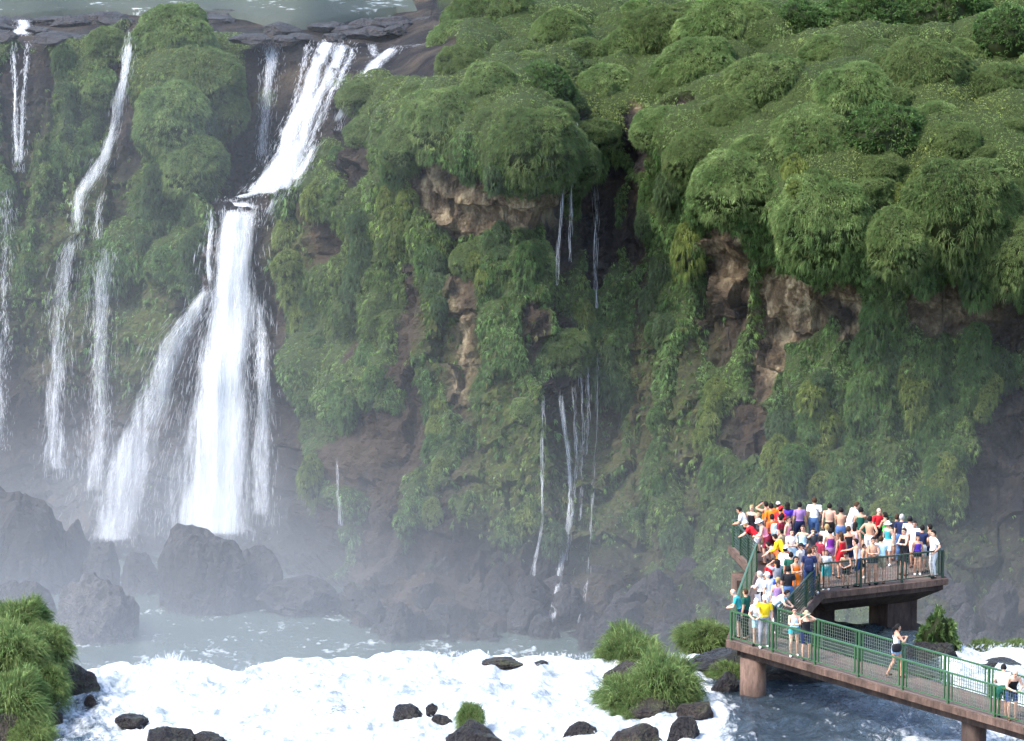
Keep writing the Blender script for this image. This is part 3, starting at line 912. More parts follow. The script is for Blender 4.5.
B = M_BOULD
boulder('largest dark boulder standing in mist below the main waterfall', 202, 603, 110, 86, 199.5, 1, B)
boulder('broad low boulder leaning against the right side of the largest boulder', 250, 606, 92, 64, 200.5, 2, B)
boulder('small dark pointed boulder just left of the largest boulder', 142, 584, 46, 36, 203, 3, B)
boulder('rounded dark boulder between the pale cracked rock and the foot of the waterfall', 100, 584, 42, 46, 203.8, 4, B)
boulder('pale cracked slab of rock at the edge of the misty pool', 94, 634, 92, 66, 193.5, 5, M_BOULD_L, rough=0.8)
boulder('dark rock behind the pale cracked slab', 118, 636, 44, 56, 195.5, 6, B)
boulder('huge misty rock mass at the far left under the double waterfall', 16, 590, 130, 116, 204, 57, B, depth=0.7)
boulder('misty rock shoulder right of the huge left rock mass', 70, 590, 66, 74, 205.5, 58, B)
boulder('low misty rock at the left edge in front of the huge rock mass', 20, 632, 90, 56, 194, 9, B)
boulder('flat rock slab half sunk in mist right of the boulders', 300, 603, 90, 30, 198.5, 10, B)
k = 0
rng = np.random.default_rng(9)
for i in range(46):
    px = rng.uniform(275, 720) if i < 34 else rng.uniform(905, 1040)
    py = rng.uniform(560, 648)
    g, _, _ = on_cliff(px, py)
    w = rng.uniform(16, 46)
    boulder('dark fallen rock at the misty foot of the cliff', px, py + 6, w, w * rng.uniform(0.5, 0.85), g[1] - 0.2, 300 + i, B, group='fallen rocks along the foot of the cliff', cat='rock', name='fallen_rock')

R, Wt = M_BOULD_B, M_BOULD_D
rng = np.random.default_rng(14)
for i, (px, py, w, h) in enumerate([(398, 24, 50, 9), (432, 22, 46, 12), (445, 36, 36, 9), (372, 28, 40, 7), (345, 26, 40, 5)]):
    boulder('low dark rock along the brink of the upper river', px, py + 4, w, h, pt_z(px, py, 12.7)[1], 560 + i, B, group='low rocks along the brink of the upper river', cat='rock', name='brink_rock', depth=1.6)
for i in range(34):
    px, py = rng.uniform(-15, 445), rng.uniform(18, 38)
    if 180 < px < 232: py = rng.uniform(12, 22)
    D = pt_z(px, py, 12.7)[1]
    w = rng.uniform(14, 52)
    boulder('low dark rock along the brink of the upper river', px, py + 2, w, w * rng.uniform(0.12, 0.24), D, 500 + i, B, group='low rocks along the brink of the upper river', cat='rock', name='brink_rock', depth=1.2)
def D0(py): return pt_z(0, py, 0)[1]
def river_rock(label, px, py, w, h, seed, mat=R, depth=0.8, zz=0.0):
    D = pt_z(px, py, zz)[1]
    return boulder(label, px, py, w, h, D, seed, mat, cat='rock', depth=depth, name='river_rock')
river_rock('brown rock ledge jutting from under the grassy left bank', 60, 690, 84, 30, 21)
river_rock('round black rock alone in the white water near the left bank', 90, 706, 15, 13, 22, Wt)
river_rock('grey brown rock at the foot of the left bank grass', 46, 722, 44, 24, 23)
river_rock('row-end dark rock at the bottom of the white rapids', 168, 748, 54, 24, 24, Wt)
river_rock('low dark rock right of the row-end rock in the rapids', 206, 748, 52, 18, 25, Wt)
river_rock('thin half drowned ledge above the bottom left rapids rocks', 134, 722, 40, 9, 26, Wt)
river_rock('pointed wet rock left of the grass tuft rock', 408, 717, 32, 15, 27, Wt)
river_rock('tiny wet rock highest of the trio left of the grass tuft rock', 431, 711, 14, 9, 28, Wt)
river_rock('slanting wet rock touching the grass tuft rock', 442, 722, 22, 9, 29, Wt)
river_rock('dark rock carrying a small grass tuft in the rapids', 476, 744, 66, 26, 30, Wt)
river_rock('mossy flat ledge at the lip of the rapids', 500, 664, 62, 8, 31, R)
river_rock('small dark stone at the right end of the mossy lip ledge', 541, 667, 18, 7, 32, Wt)
river_rock('broken wet rock in the rapids left of the grassy islet', 580, 735, 36, 16, 33, Wt)
river_rock('brown base rock of the grassy islet', 650, 712, 70, 16, 34, R, 0.9)
river_rock('brown rock under the back bush of the grassy islet', 632, 676, 66, 16, 35, R, 0.9)
river_rock('reddish rock at the bottom front of the grassy islet', 634, 744, 62, 22, 36, R)
river_rock('dark rock right of the grassy islet front', 684, 737, 38, 24, 37, Wt)
river_rock('low brown rock between islet and bridge pier', 697, 716, 42, 16, 38, R)
river_rock('dark rock carrying the bushes behind the bridge corner', 716, 668, 90, 22, 39, Wt)
river_rock('wet rock beside the round bridge pier', 726, 690, 36, 20, 40, Wt)
river_rock('black rock slab under the viewing platform', 800, 672, 120, 24, 41, Wt)
river_rock('dark rock carrying the leafy bush right of the platform', 930, 655, 60, 16, 42, Wt)
river_rock('low wet rock in the rapids behind the footbridge', 905, 676, 70, 9, 43, Wt)
river_rock('thin wet rock breaking the right rapids', 1000, 664, 50, 5, 44, Wt)
river_rock('earthy bank rock under the left grass bushes', 0, 738, 60, 30, 45, R, 1.0)

# ------------------------------------------------------------------ grass domes
def dome_mesh(name, seed, nb, L=(0.08, 0.19), W=(0.008, 0.015), droop=0.75, squash=0.85, spike=0.6, tints=(GREEN_M, GREEN_L), straw=0.05, upb=0.35):
    rng = np.random.default_rng(seed)
    per = 12; nt = nb // per; nb = nt * per
    p = nrm(rng.normal(size=(nt, 3))); p[:, 2] = np.where(rng.random(nt) < 0.62, np.abs(p[:, 2]), p[:, 2] * 0.8)
    p = nrm(p)
    o = rng.uniform(0, 40, 3)
    lean = np.repeat(rng.normal(0, 0.26, (nt, 3)), per, 0); tcol = np.repeat(np.exp(rng.normal(0, 0.26, nt)), per)
    tlen = np.repeat(rng.uniform(0.7, 1.3, nt), per)
    p = nrm(np.repeat(p, per, 0) + rng.normal(0, 0.022, (nb, 3)))
    bump = 1 + (fbm(p * 1.9 + o, 4, seed) - 0.5) * spike
    pos = p * bump[:, None] * np.array([1, 1, squash]) * 0.86
    # clumps: several leaves spring from one root and lean the same way
    cl = fbm(pos * 6 + o, 2, seed + 4)
    d = nrm(p + np.array([0, 0, upb]) + lean + rng.normal(0, 0.34, (nb, 3)))
    LL = rng.uniform(*L, nb) * (0.7 + 0.6 * cl) * tlen; WW = rng.uniform(*W, nb)
    f = np.clip((fbm(pos * 2.2 + o, 3, seed + 9) - 0.35) * 2.2 + rng.normal(0, 0.2, nb), 0, 1)
    c = tint_mix(tints[0], tints[1], f, rng, 0.16) * tcol[:, None]
    st = rng.random(nb) < straw; c[st] = c[st] * 0.35 + STRAW * 0.65
    V, Q, T, C = blades(pos, d, LL, WW, np.full(nb, droop) * rng.uniform(0.6, 1.4, nb), c, rng)
    # solid heart of old stems
    hv, ht = ico(3)
    hb = 1 + (fbm(hv * 1.9 + o, 4, seed) - 0.5) * spike
    hv2 = hv * hb[:, None] * np.array([1, 1, squash]) * 0.84
    hv2[:, 2] = np.where(hv[:, 2] < 0, hv2[:, 2] * 0.8, hv2[:, 2])
    V = np.concatenate([V, hv2]); T = np.concatenate([T, ht + len(C)]); C = np.concatenate([C, np.tile(np.array([0.022, 0.03, 0.011]), (len(hv), 1))])
    return mesh_np(name, V, Q, T, M_FOL, True, cols=C)


DOME = [dome_mesh('grass_mound', 400 + i, 52000, L=(0.045, 0.11), W=(0.006, 0.0105), tints=((GREEN_M, GREEN_L) if i % 2 else (GREEN_M * 0.75, GREEN_L * 0.72)), straw=0.05 + 0.05 * (i % 3)) for i in range(6)]
DOMEL = [dome_mesh('leafy_mound', 440 + i, 16000, L=(0.05, 0.12), W=(0.016, 0.030), droop=0.35, tints=(GREEN_D * 1.2, GREEN_M * 1.2), straw=0.03) for i in range(2)]
LEAFB = dome_mesh('leafy_bush', 450, 2600, spike=1.2, L=(0.15, 0.36), W=(0.04, 0.08), droop=0.4, tints=(GREEN_D * 1.4, GREEN_L * 0.9), straw=0.0)
TUFT = [dome_mesh('grass_tuft', 460 + i, 11000, spike=1.3, L=(0.22, 0.7), W=(0.010, 0.018), droop=0.6, squash=0.8, upb=0.8, tints=(GREEN_M * 1.1, GREEN_L * 0.95), straw=0.16) for i in range(4)]

MOUNDS = [  # px, py of the middle, radius px, leafy?, label
    (765, 82, 50, 0, 'biggest round grass mound standing alone on the right plateau'),
    (700, 62, 44, 0, 'pale grass mound left of the biggest round mound'),
    (735, 110, 30, 0, 'low grass mound in front of the biggest round mound, left side'),
    (545, 80, 32, 1, 'leafy mound speckled with pale leaves on the middle headland'),
    (532, 132, 48, 0, 'large round grass mound hanging over the bare tan rock'),
    (440, 112, 44, 0, 'sunlit yellow green mound at the left brink of the headland'),
    (402, 140, 26, 0, 'small mound on the sloping left shoulder of the headland'),
    (490, 78, 30, 0, 'low pale mound behind the sunlit headland mound'),
    (460, 60, 26, 0, 'low mound nearest the upper river streamlet'),
    (604, 82, 34, 0, 'grass mound directly above the short trickle'),
    (492, 14, 54, 0, 'wide overhanging mound at the top edge behind the headland'),
    (560, 24, 30, 0, 'dark mound right of the wide overhanging mound at the top edge'),
    (585, 50, 26, 0, 'low mound in the hollow between headland and right plateau'),
    (625, 48, 28, 0, 'rounded mound at the foot of the dark top thicket'),
    (660, 28, 40, 0, 'grass mound at the top edge above the pale mound'),
    (720, 22, 44, 0, 'broad mound at the top edge above the biggest round mound'),
    (800, 22, 40, 1, 'leafy thicket mound at the top edge right of the broad mound'),
    (870, 12, 44, 1, 'dark leafy thicket mound at the top right'),
    (950, 14, 54, 1, 'darkest leafy thicket in the top right'),
    (1010, 30, 40, 1, 'leafy thicket in the top right corner'),
    (925, 66, 52, 0, 'low wide grass mound below the dark top right thicket'),
    (850, 90, 44, 0, 'grass mound right of the biggest round mound'),
    (1000, 84, 40, 0, 'brownish grass mound at the right edge of the plateau'),
    (810, 140, 44, 0, 'grass mound in front of the biggest round mound, right side'),
    (890, 130, 46, 1, 'weedy leafy mound in the middle of the right plateau'),
    (735, 175, 46, 0, 'mound bulging over the tan rock scar'),
    (695, 150, 34, 0, 'mound at the left brink of the right plateau, beside the dark gully top'),
    (830, 205, 56, 0, 'wide mound bulging over the middle of the right cliff'),
    (960, 195, 64, 0, 'largest mound bulging over the right end of the cliff'),
    (900, 235, 40, 0, 'drooping mound below the wide middle bulge'),
    (1020, 240, 46, 0, 'mound at the right edge hanging over the dark hollow'),
    (175, 30, 42, 0, 'topmost mound of the big left bulge between waterfalls'),
    (200, 72, 46, 0, 'sunlit middle mound of the big left bulge'),
    (168, 110, 40, 0, 'left mound of the big left bulge beside the zigzag waterfall'),
    (222, 104, 30, 0, 'right mound of the big left bulge facing the veil of water'),
    (190, 158, 36, 0, 'lowest drooping mound of the big left bulge'),
    (104, 40, 22, 0, 'small mound left of the top of the zigzag waterfall'),
    (100, 85, 20, 0, 'small drooping mound on the rock rib left of the zigzag waterfall'),
    (472, 255, 26, 0, 'hanging grass clump under the bare tan rock'),
    (530, 250, 28, 0, 'dense dark clump right of the bare tan rock'),
    (565, 345, 30, 0, 'dense clump overhanging the long thin waterfall'),
    (525, 405, 15, 0, 'small round clump left of the long thin waterfall'),
]
cnt = 0
for px, py, r, leafy, lab in MOUNDS:
    g, nn, idx = on_cliff(px, py)
    R_ = 1.12 * r / FPX * g[1]
    src = DOMEL[cnt % 2] if leafy else DOME[cnt % 6]
    pos = g + np.array([0, 0.25 * R_, -0.28 * R_])
    o = link('leafy_mound' if leafy else 'grass_mound', src, loc=pos, rotz=random.uniform(0, 6.28), scale=(R_, R_ * 0.95, R_ * random.uniform(0.98, 1.15)))
    tag(o, lab, 'leafy shrub' if leafy else 'grass mound')
    cnt += 1

DOMEH = [dome_mesh('hanging_clump', 480 + i, 9000, L=(0.13, 0.28), W=(0.020, 0.036), droop=0.85, squash=1.0, upb=0.25, straw=0.03 + 0.03 * (i % 2),
                   tints=[(GREEN_D * 1.3, GREEN_M * 1.3), (GREEN_M * np.array([1.15, 0.95, .7]), GREEN_L * np.array([.9, .8, .6])), (np.array([0.045, 0.078, 0.034]), np.array([0.085, 0.135, 0.06])), (GREEN_D * 1.3, GREEN_M * 1.2)][i % 4]) for i in range(8)]
rng = np.random.default_rng(61)
faceidx = np.argwhere((VEG > 0.55) & (ROWT < 0.74) & (CX > -10) & (CX < 1036) & (CY < 575) & (FACING > 0.3))
used = []


def face_clump(px, py, R_, src):
    if len(used) and min((px - a) ** 2 + (py - b) ** 2 for a, b in used) < (R_ * 10) ** 2: return False
    d2 = (CX - px) ** 2 + (CY - py) ** 2
    k = np.unravel_index(np.argmin(d2), d2.shape)
    if VEG[k] < 0.5: return False
    g = G1[k]
    o = link('hanging_clump', src, loc=g + np.array([0, 0.15 * R_, -0.2 * R_]), rotz=rng.uniform(0, 6.28), scale=(R_, R_ * 0.8, R_ * rng.uniform(1.0, 1.7)))
    tag(o, 'small bushy clump of hanging greenery on the mossy cliff face', 'hanging plant', 'hanging clumps on the cliff face')
    used.append((px, py))
    return True


made = 0
for i in range(400):
    u, v = faceidx[rng.integers(len(faceidx))]
    px, py = CX[u, v], CY[u, v]
    R_ = rng.uniform(0.5, 0.95)
    src = DOMEH[rng.integers(8)]
    for j in range(rng.integers(1, 6)):
        made += face_clump(px, py, R_, src)
        py += R_ * 21 * rng.uniform(1.1, 1.7); px += rng.normal(0, 5); R_ *= rng.uniform(0.8, 1.02)
    if made >= 285: break
print('clumps', made)
pidx = np.argwhere((VEG > 0.6) & (ROWT > 0.73) & (ROWT < 0.95) & (CX > 350) & (CX < 1050) & (CY > -12))
pm, pu = 0, [(m[0], m[1]) for m in MOUNDS]
wgt = FACING[pidx[:, 0], pidx[:, 1]] + 0.05; wgt = wgt / wgt.sum()
for i in range(900):
    u, v = pidx[rng.choice(len(pidx), p=wgt)]
    px, py = CX[u, v], CY[u, v]
    if min(((px - a) / 44) ** 2 + ((py - b) / 24) ** 2 for a, b in pu) < 1: continue
    g = G1[u, v]; R_ = rng.uniform(0.8, 1.7)
    o = link('grass_mound', DOME[rng.integers(6)], loc=g + np.array([0, 0.1, -0.45 * R_]), rotz=rng.uniform(0, 6.28), scale=(R_, R_, R_ * rng.uniform(0.8, 1.0)))
    tag(o, 'rounded green grass mound crowded among others on the cliff top', 'grass mound', 'grass mounds crowding the cliff top')
    pu.append((px, py)); pm += 1
    if pm >= 40: break
print('mounds', pm)

# nearer bushes on the river rocks
def bush(name, label, px, py_base, r_px, D, src, zs=1.0, cat='bush'):
    b = pt_D(px, py_base, D); R_ = r_px / FPX * D
    o = link(name, src, loc=b + np.array([0, 0, 0.1 * R_]), rotz=random.uniform(0, 6.28), scale=(R_, R_ * 0.9, R_ * zs))
    return tag(o, label, cat)


bush('grass_bush', 'round grass bush at the back of the islet left of the bridge', 630, 668, 34, 142, TUFT[0], 1.25)
bush('grass_bush', 'narrow tuft leaning off the left end of the back islet bush', 610, 664, 16, 141.5, TUFT[1], 1.0)
bush('grass_bush', 'largest grass bush in the middle of the islet left of the bridge', 660, 706, 42, 136.2, TUFT[2], 1.3)
bush('grass_bush', 'spreading grass bush on the left middle of the islet', 628, 710, 34, 135.6, TUFT[3], 1.05)
bush('grass_bush', 'small grass bush at the front of the islet', 628, 722, 20, 134.5, TUFT[0], 0.8)
bush('grass_bush', 'grass bush behind the round pier at the bridge corner', 704, 645, 26, 144, TUFT[1], 1.0)
bush('grass_bush', 'short grass bush in shade under the bridge corner', 728, 678, 20, 139.5, TUFT[2], 0.8)
bush('leafy_bush', 'leafy bush growing right of the platform column', 938, 646, 23, 143.5, LEAFB, 1.75)
bush('grass_tuft', 'small grass tuft on a dark rock in the middle of the rapids', 470, 722, 14, 133.0, TUFT[3], 1.5, 'grass tuft')
L = [(18, 634, 32, 137.5, 'topmost grass bush of the left bank'), (48, 652, 26, 136.5, 'right-leaning grass bush at the water end of the left bank'), (12, 668, 38, 135, 'middle grass bush of the left bank'),
     (44, 690, 26, 134.5, 'grass bush low on the left bank beside the brown ledge'), (10, 712, 38, 132.5, 'broad grass bush near the bottom of the left bank'), (28, 742, 24, 131.5, 'lowest grass bush at the bottom left corner')]
for i, (px, py, r, D, lab) in enumerate(L):
    bush('grass_bush', lab, px, py, r, D, TUFT[i % 4], 1.15)
# mist-edge grass at the foot of the right cliff
for px, lab in ((985, 'low grass clump at the far right edge of the rapids'), (1020, 'low grass clump in the misty lower right')):
    bush('grass_bush', lab, px, 652, 17, 147, TUFT[1], 0.7)
# ------------------------------------------------------------------ footbridge and viewing platform
ZD = 1.8
M_CONC = mat_plain('concrete_floor', (0.115, 0.088, 0.077), 0.85, 0.2, 3.0, 0.22)


def mat_stain(name, a, b):
    t = NT(name)
    co = t.coords((1, 1, 0.3))
    n1 = t.noise(1.9, 7, 0.75, co); n2 = t.noise(9, 4, 0.6, co)
    c = t.mix(t.ramp(n1, [(0.35, 0.0), (0.65, 1.0)]), a, b)
    c = t.mix(t.ramp(n2, [(0.45, 0.0), (0.7, 0.5)]), c, tuple(x * 0.5 for x in a))
    return t.done(principled(t, c, 0.85, 0.2, t.bump(n2, 0.4, 0.03)))


M_FASC = mat_stain('weathered_concrete', (0.04, 0.026, 0.022), (0.155, 0.102, 0.08))
M_PIER = mat_stain('stained_pier_concrete', (0.022, 0.015, 0.015), (0.08, 0.055, 0.045))
M_GREEN = mat_plain('green_paint', (0.030, 0.086, 0.035), 0.4, 0.4, 4, 0.25)
M_DGREEN = mat_plain('dark_green_paint', (0.016, 0.038, 0.024), 0.4, 0.4, 4, 0.25)
M_WIRE = mat_plain('wire_mesh', (0.10, 0.13, 0.10), 0.5, 0.4)

pA = np.array([7.3, 137.4]); pBdir = nrm(np.array([15.47 - 7.3, 126.9 - 137.4])); pB = pA + pBdir * 19.0
nBk = np.array([-pBdir[1], pBdir[0]]); nBk = nBk if nBk[1] > 0 else -nBk
pD = np.array([9.05, 137.75]); pC = pB + nBk * 1.62
pE = np.array([10.9, 144.4]); pF = np.array([15.5, 146.6]); pG = np.array([14.3, 152.3]); pH = np.array([8.1, 151.7]); pI = np.array([8.72, 147.6])
OUT = [pA, pB, pC, pD, pE, pF, pG, pH, pI]


def inset_poly(poly, d):
    n = len(poly); R = []
    for i in range(n):
        p0, p1, p2 = poly[i - 1], poly[i], poly[(i + 1) % n]
        e1, e2 = nrm(p1 - p0), nrm(p2 - p1)
        n1, n2 = np.array([-e1[1], e1[0]]), np.array([-e2[1], e2[0]])
        b = nrm(n1 + n2)
        R.append(p1 + b * d / max(0.3, b @ n1))
    return R


def slab(poly, z0, z1, mb=None):
    from mathutils.geometry import tessellate_polygon
    mb = mb or MB()
    n = len(poly)
    tri = tessellate_polygon([[Vector((p[0], p[1], 0)) for p in poly]])
    V = [(p[0], p[1], z0) for p in poly] + [(p[0], p[1], z1) for p in poly]
    Q = [(i, (i + 1) % n, n + (i + 1) % n, n + i) for i in range(n)]
    T = []
    for a, b, c in tri:
        pa, pb, pc = poly[a], poly[b], poly[c]
        if (pb[0] - pa[0]) * (pc[1] - pa[1]) - (pb[1] - pa[1]) * (pc[0] - pa[0]) < 0: b, c = c, b
        T += [(n + a, n + b, n + c), (a, c, b)]
    mb.add(V, Q, T)
    return mb


BR = tag(bpy.data.objects.new('footbridge', None), 'concrete footbridge with green railings widening into a crowded viewing platform', 'footbridge')
COL.objects.link(BR)
slab(inset_poly(OUT, -0.10), ZD - 0.22, ZD - 0.004).build('deck_slab', M_FASC, BR)
slab(inset_poly(OUT, 0.03), ZD - 0.004, ZD + 0.004).build('deck_surface', M_CONC, BR)
# edge beams: walkway girder, deep platform beam
slab(inset_poly([pA, pB, pC, pD], 0.22), ZD - 0.52, ZD - 0.225).build('girder', M_PIER, BR)
slab(inset_poly([pA, pD, pE, pI], 0.25), ZD - 0.60, ZD - 0.226).build('girder', M_PIER, BR)
PLAT = [pI, pE, pF, pG, pH]
mb = MB()
o_, i_ = inset_poly(PLAT, 0.05), inset_poly(PLAT, 0.9)
nn_ = len(PLAT)
V = [(p[0], p[1], ZD - 0.222) for p in o_] + [(p[0], p[1], ZD - 0.42) for p in o_] + [(p[0], p[1], ZD - 0.95) for p in i_]
Q = [(nn_ + i, nn_ + (i + 1) % nn_, (i + 1) % nn_, i) for i in range(nn_)] + [(2 * nn_ + i, 2 * nn_ + (i + 1) % nn_, nn_ + (i + 1) % nn_, nn_ + i) for i in range(nn_)]
T = [(2 * nn_, 2 * nn_ + 2, 2 * nn_ + 1), (2 * nn_, 2 * nn_ + 3, 2 * nn_ + 2), (2 * nn_, 2 * nn_ + 4, 2 * nn_ + 3)]
mb.add(V, Q, T).build('platform_beam', M_PIER, BR)


def box_pier(cx, cy, w, d, z0, z1, ang=0.0):
    mb = MB()
    c, s = math.cos(ang), math.sin(ang)
    poly = [np.array([cx + c * x - s * y, cy + s * x + c * y]) for x, y in ((-w / 2, -d / 2), (w / 2, -d / 2), (w / 2, d / 2), (-w / 2, d / 2))]
    slab(poly, z0, z1, mb)
    return mb


box_pier(13.75, 147.6, 1.25, 1.25, -3, ZD - 0.7, 0.48).build('pier', M_PIER, BR)
box_pier(10.95, 146.6, 0.9, 0.9, -3, ZD - 0.6, 0.48).build('pier', M_PIER, BR)
box_pier(8.62, 149.5, 1.05, 1.3, -13, ZD - 0.6, 0.1).build('pier', M_FASC, BR)
box_pier(12.2, 147.0, 5.6, 1.6, -2.0, -0.25, 0.48).build('footing', M_PIER, BR)
for (px, D, r) in ((753, 136.9, 0.44), (975, 129.0, 0.40)):
    c = pt_z(px, 660 if px < 800 else 720, 1.2)
    x = (px - 512) / FPX * D * 1.03
    MB().tube([(x, D, -2.5), (x, D, -0.1), (x, D, ZD - 0.5)], [r, r, r], 24).build('pier', M_FASC if px < 800 else M_PIER, BR, smooth=True)


def railing(p0, p1, step, mat, infill='rods', H=1.02, ends=(True, True), z=ZD):
    p0 = np.array([*p0, z]); p1 = np.array([*p1, z]); d = p1 - p0; Lr = np.linalg.norm(d); d = d / Lr
    n = max(1, round(Lr / step)); st = Lr / n
    up = np.array([0, 0, 1.0])
    rail = MB()
    rail.bar(p0 + up * H, p1 + up * H, 0.07, 0.05)
    ro = rail.build('railing', mat, BR)
    b = MB(); b.bar(p0 + up * 0.12, p1 + up * 0.12, 0.035, 0.035); b.build('bottom_rail', mat, ro)
    for i in range(n + 1):
        if (i == 0 and not ends[0]) or (i == n and not ends[1]): continue
        q = p0 + d * st * i
        MB().bar(q - up * 0.02, q + up * (H - 0.026), 0.07, 0.07, d).build('post', mat, ro)
    for i in range(n):
        a, c = p0 + d * (st * i + 0.17), p0 + d * (st * (i + 1) - 0.17)
        for e in (a, c): MB().bar(e + up * 0.138, e + up * (H - 0.026), 0.04, 0.04, d).build('panel_upright', mat, ro)
        m = MB()
        Lp = np.linalg.norm(c - a)
        if infill == 'rods':
            k = int(Lp / 0.10)
            for j in range(1, k): m.bar(a + d * Lp * j / k + up * 0.138, a + d * Lp * j / k + up * (H - 0.026), 0.011, 0.011, d)
            for j in range(1, 8): m.bar(a + up * (0.13 + 0.11 * j), c + up * (0.13 + 0.11 * j), 0.007, 0.007)
        else:
            for j in range(7): m.bar(a - d * 0.1 + up * (0.22 + 0.11 * j), c + d * 0.1 + up * (0.22 + 0.11 * j), 0.025, 0.06)
        w = m.build('mesh_infill' if infill == 'rods' else 'slatted_infill', M_WIRE if infill == 'rods' else mat, ro)
    return ro


INS = inset_poly(OUT, 0.07)
A_, B_, C_, D_, E_, F_, G_, H_, I_ = INS
railing(A_, B_, 2.05, M_GREEN)
railing(C_, D_, 2.05, M_GREEN)
railing(D_, E_, 2.2, M_DGREEN, 'slats', ends=(False, False))
railing(E_, F_, 1.55, M_DGREEN)
railing(F_, G_, 1.9, M_DGREEN, ends=(False, True))
railing(G_, H_, 2.1, M_GREEN, ends=(False, True))
railing(H_, I_, 1.6, M_DGREEN, 'slats', ends=(False, True))
railing(I_, A_, 2.0, M_GREEN, ends=(False, False))
# ------------------------------------------------------------------ people
def rotx(p, c, a):
    p = np.asarray(p, float) - c
    ca, sa = math.cos(a), math.sin(a)
    return np.stack([p[..., 0], p[..., 1] * ca + p[..., 2] * sa, -p[..., 1] * sa + p[..., 2] * ca], -1) + c     # positive a leans forward (+y)


def ik(S, Hd, l1, l2, pole):
    d = Hd - S; L = np.linalg.norm(d)
    if L > (l1 + l2) * 0.985: d = d / L * (l1 + l2) * 0.985; Hd = S + d; L = np.linalg.norm(d)
    a = (l1 * l1 - l2 * l2 + L * L) / (2 * L)
    h = math.sqrt(max(0, l1 * l1 - a * a))
    u = d / L; p = nrm(pole - u * (pole @ u))
    return S + u * a + p * h, Hd


# pose: lean, head nod, hands (x mirrored for the left unless given), elbow pole, foot offsets
POSES = {
    'stand': dict(lean=0.02, R=(0.25, 0.04, 0.80), pole=(0.5, -1, 0)),
    'lean': dict(lean=0.42, R=(0.12, 0.33, 1.04), pole=(0.7, -0.2, -1), nod=0.1, back=0.10),
    'bend': dict(lean=0.78, R=(0.18, 0.46, 0.98), pole=(0.8, 0.2, -0.5), nod=-0.1, back=0.16),
    'photo': dict(lean=-0.02, R=(0.07, 0.20, 1.60), pole=(1, 0.1, -0.7)),
    'reach': dict(lean=0.10, R=(0.22, 0.55, 1.22), L=(-0.25, 0.05, 0.82), pole=(0.5, -0.3, -1)),
    'hips': dict(lean=0.0, R=(0.20, 0.0, 1.03), pole=(1, -0.6, 0)),
    'folded': dict(lean=0.05, R=(-0.02, 0.26, 1.18), pole=(0.9, -0.2, -0.7)),
    'side': dict(lean=0.60, R=(0.24, 0.42, 1.02), L=(-0.55, 0.30, 1.06), pole=(0.3, -0.3, -0.6), back=0.12),
    'walk': dict(lean=0.06, R=(0.12, 0.30, 1.30), L=(-0.10, 0.30, 1.28), pole=(1, -0.2, -0.8), stride=0.20),
    'raised': dict(lean=0.0, R=(0.12, 0.02, 1.74), L=(-0.24, 0.06, 0.82), pole=(1, 0.1, 0.2)),
}
_BODY = {}


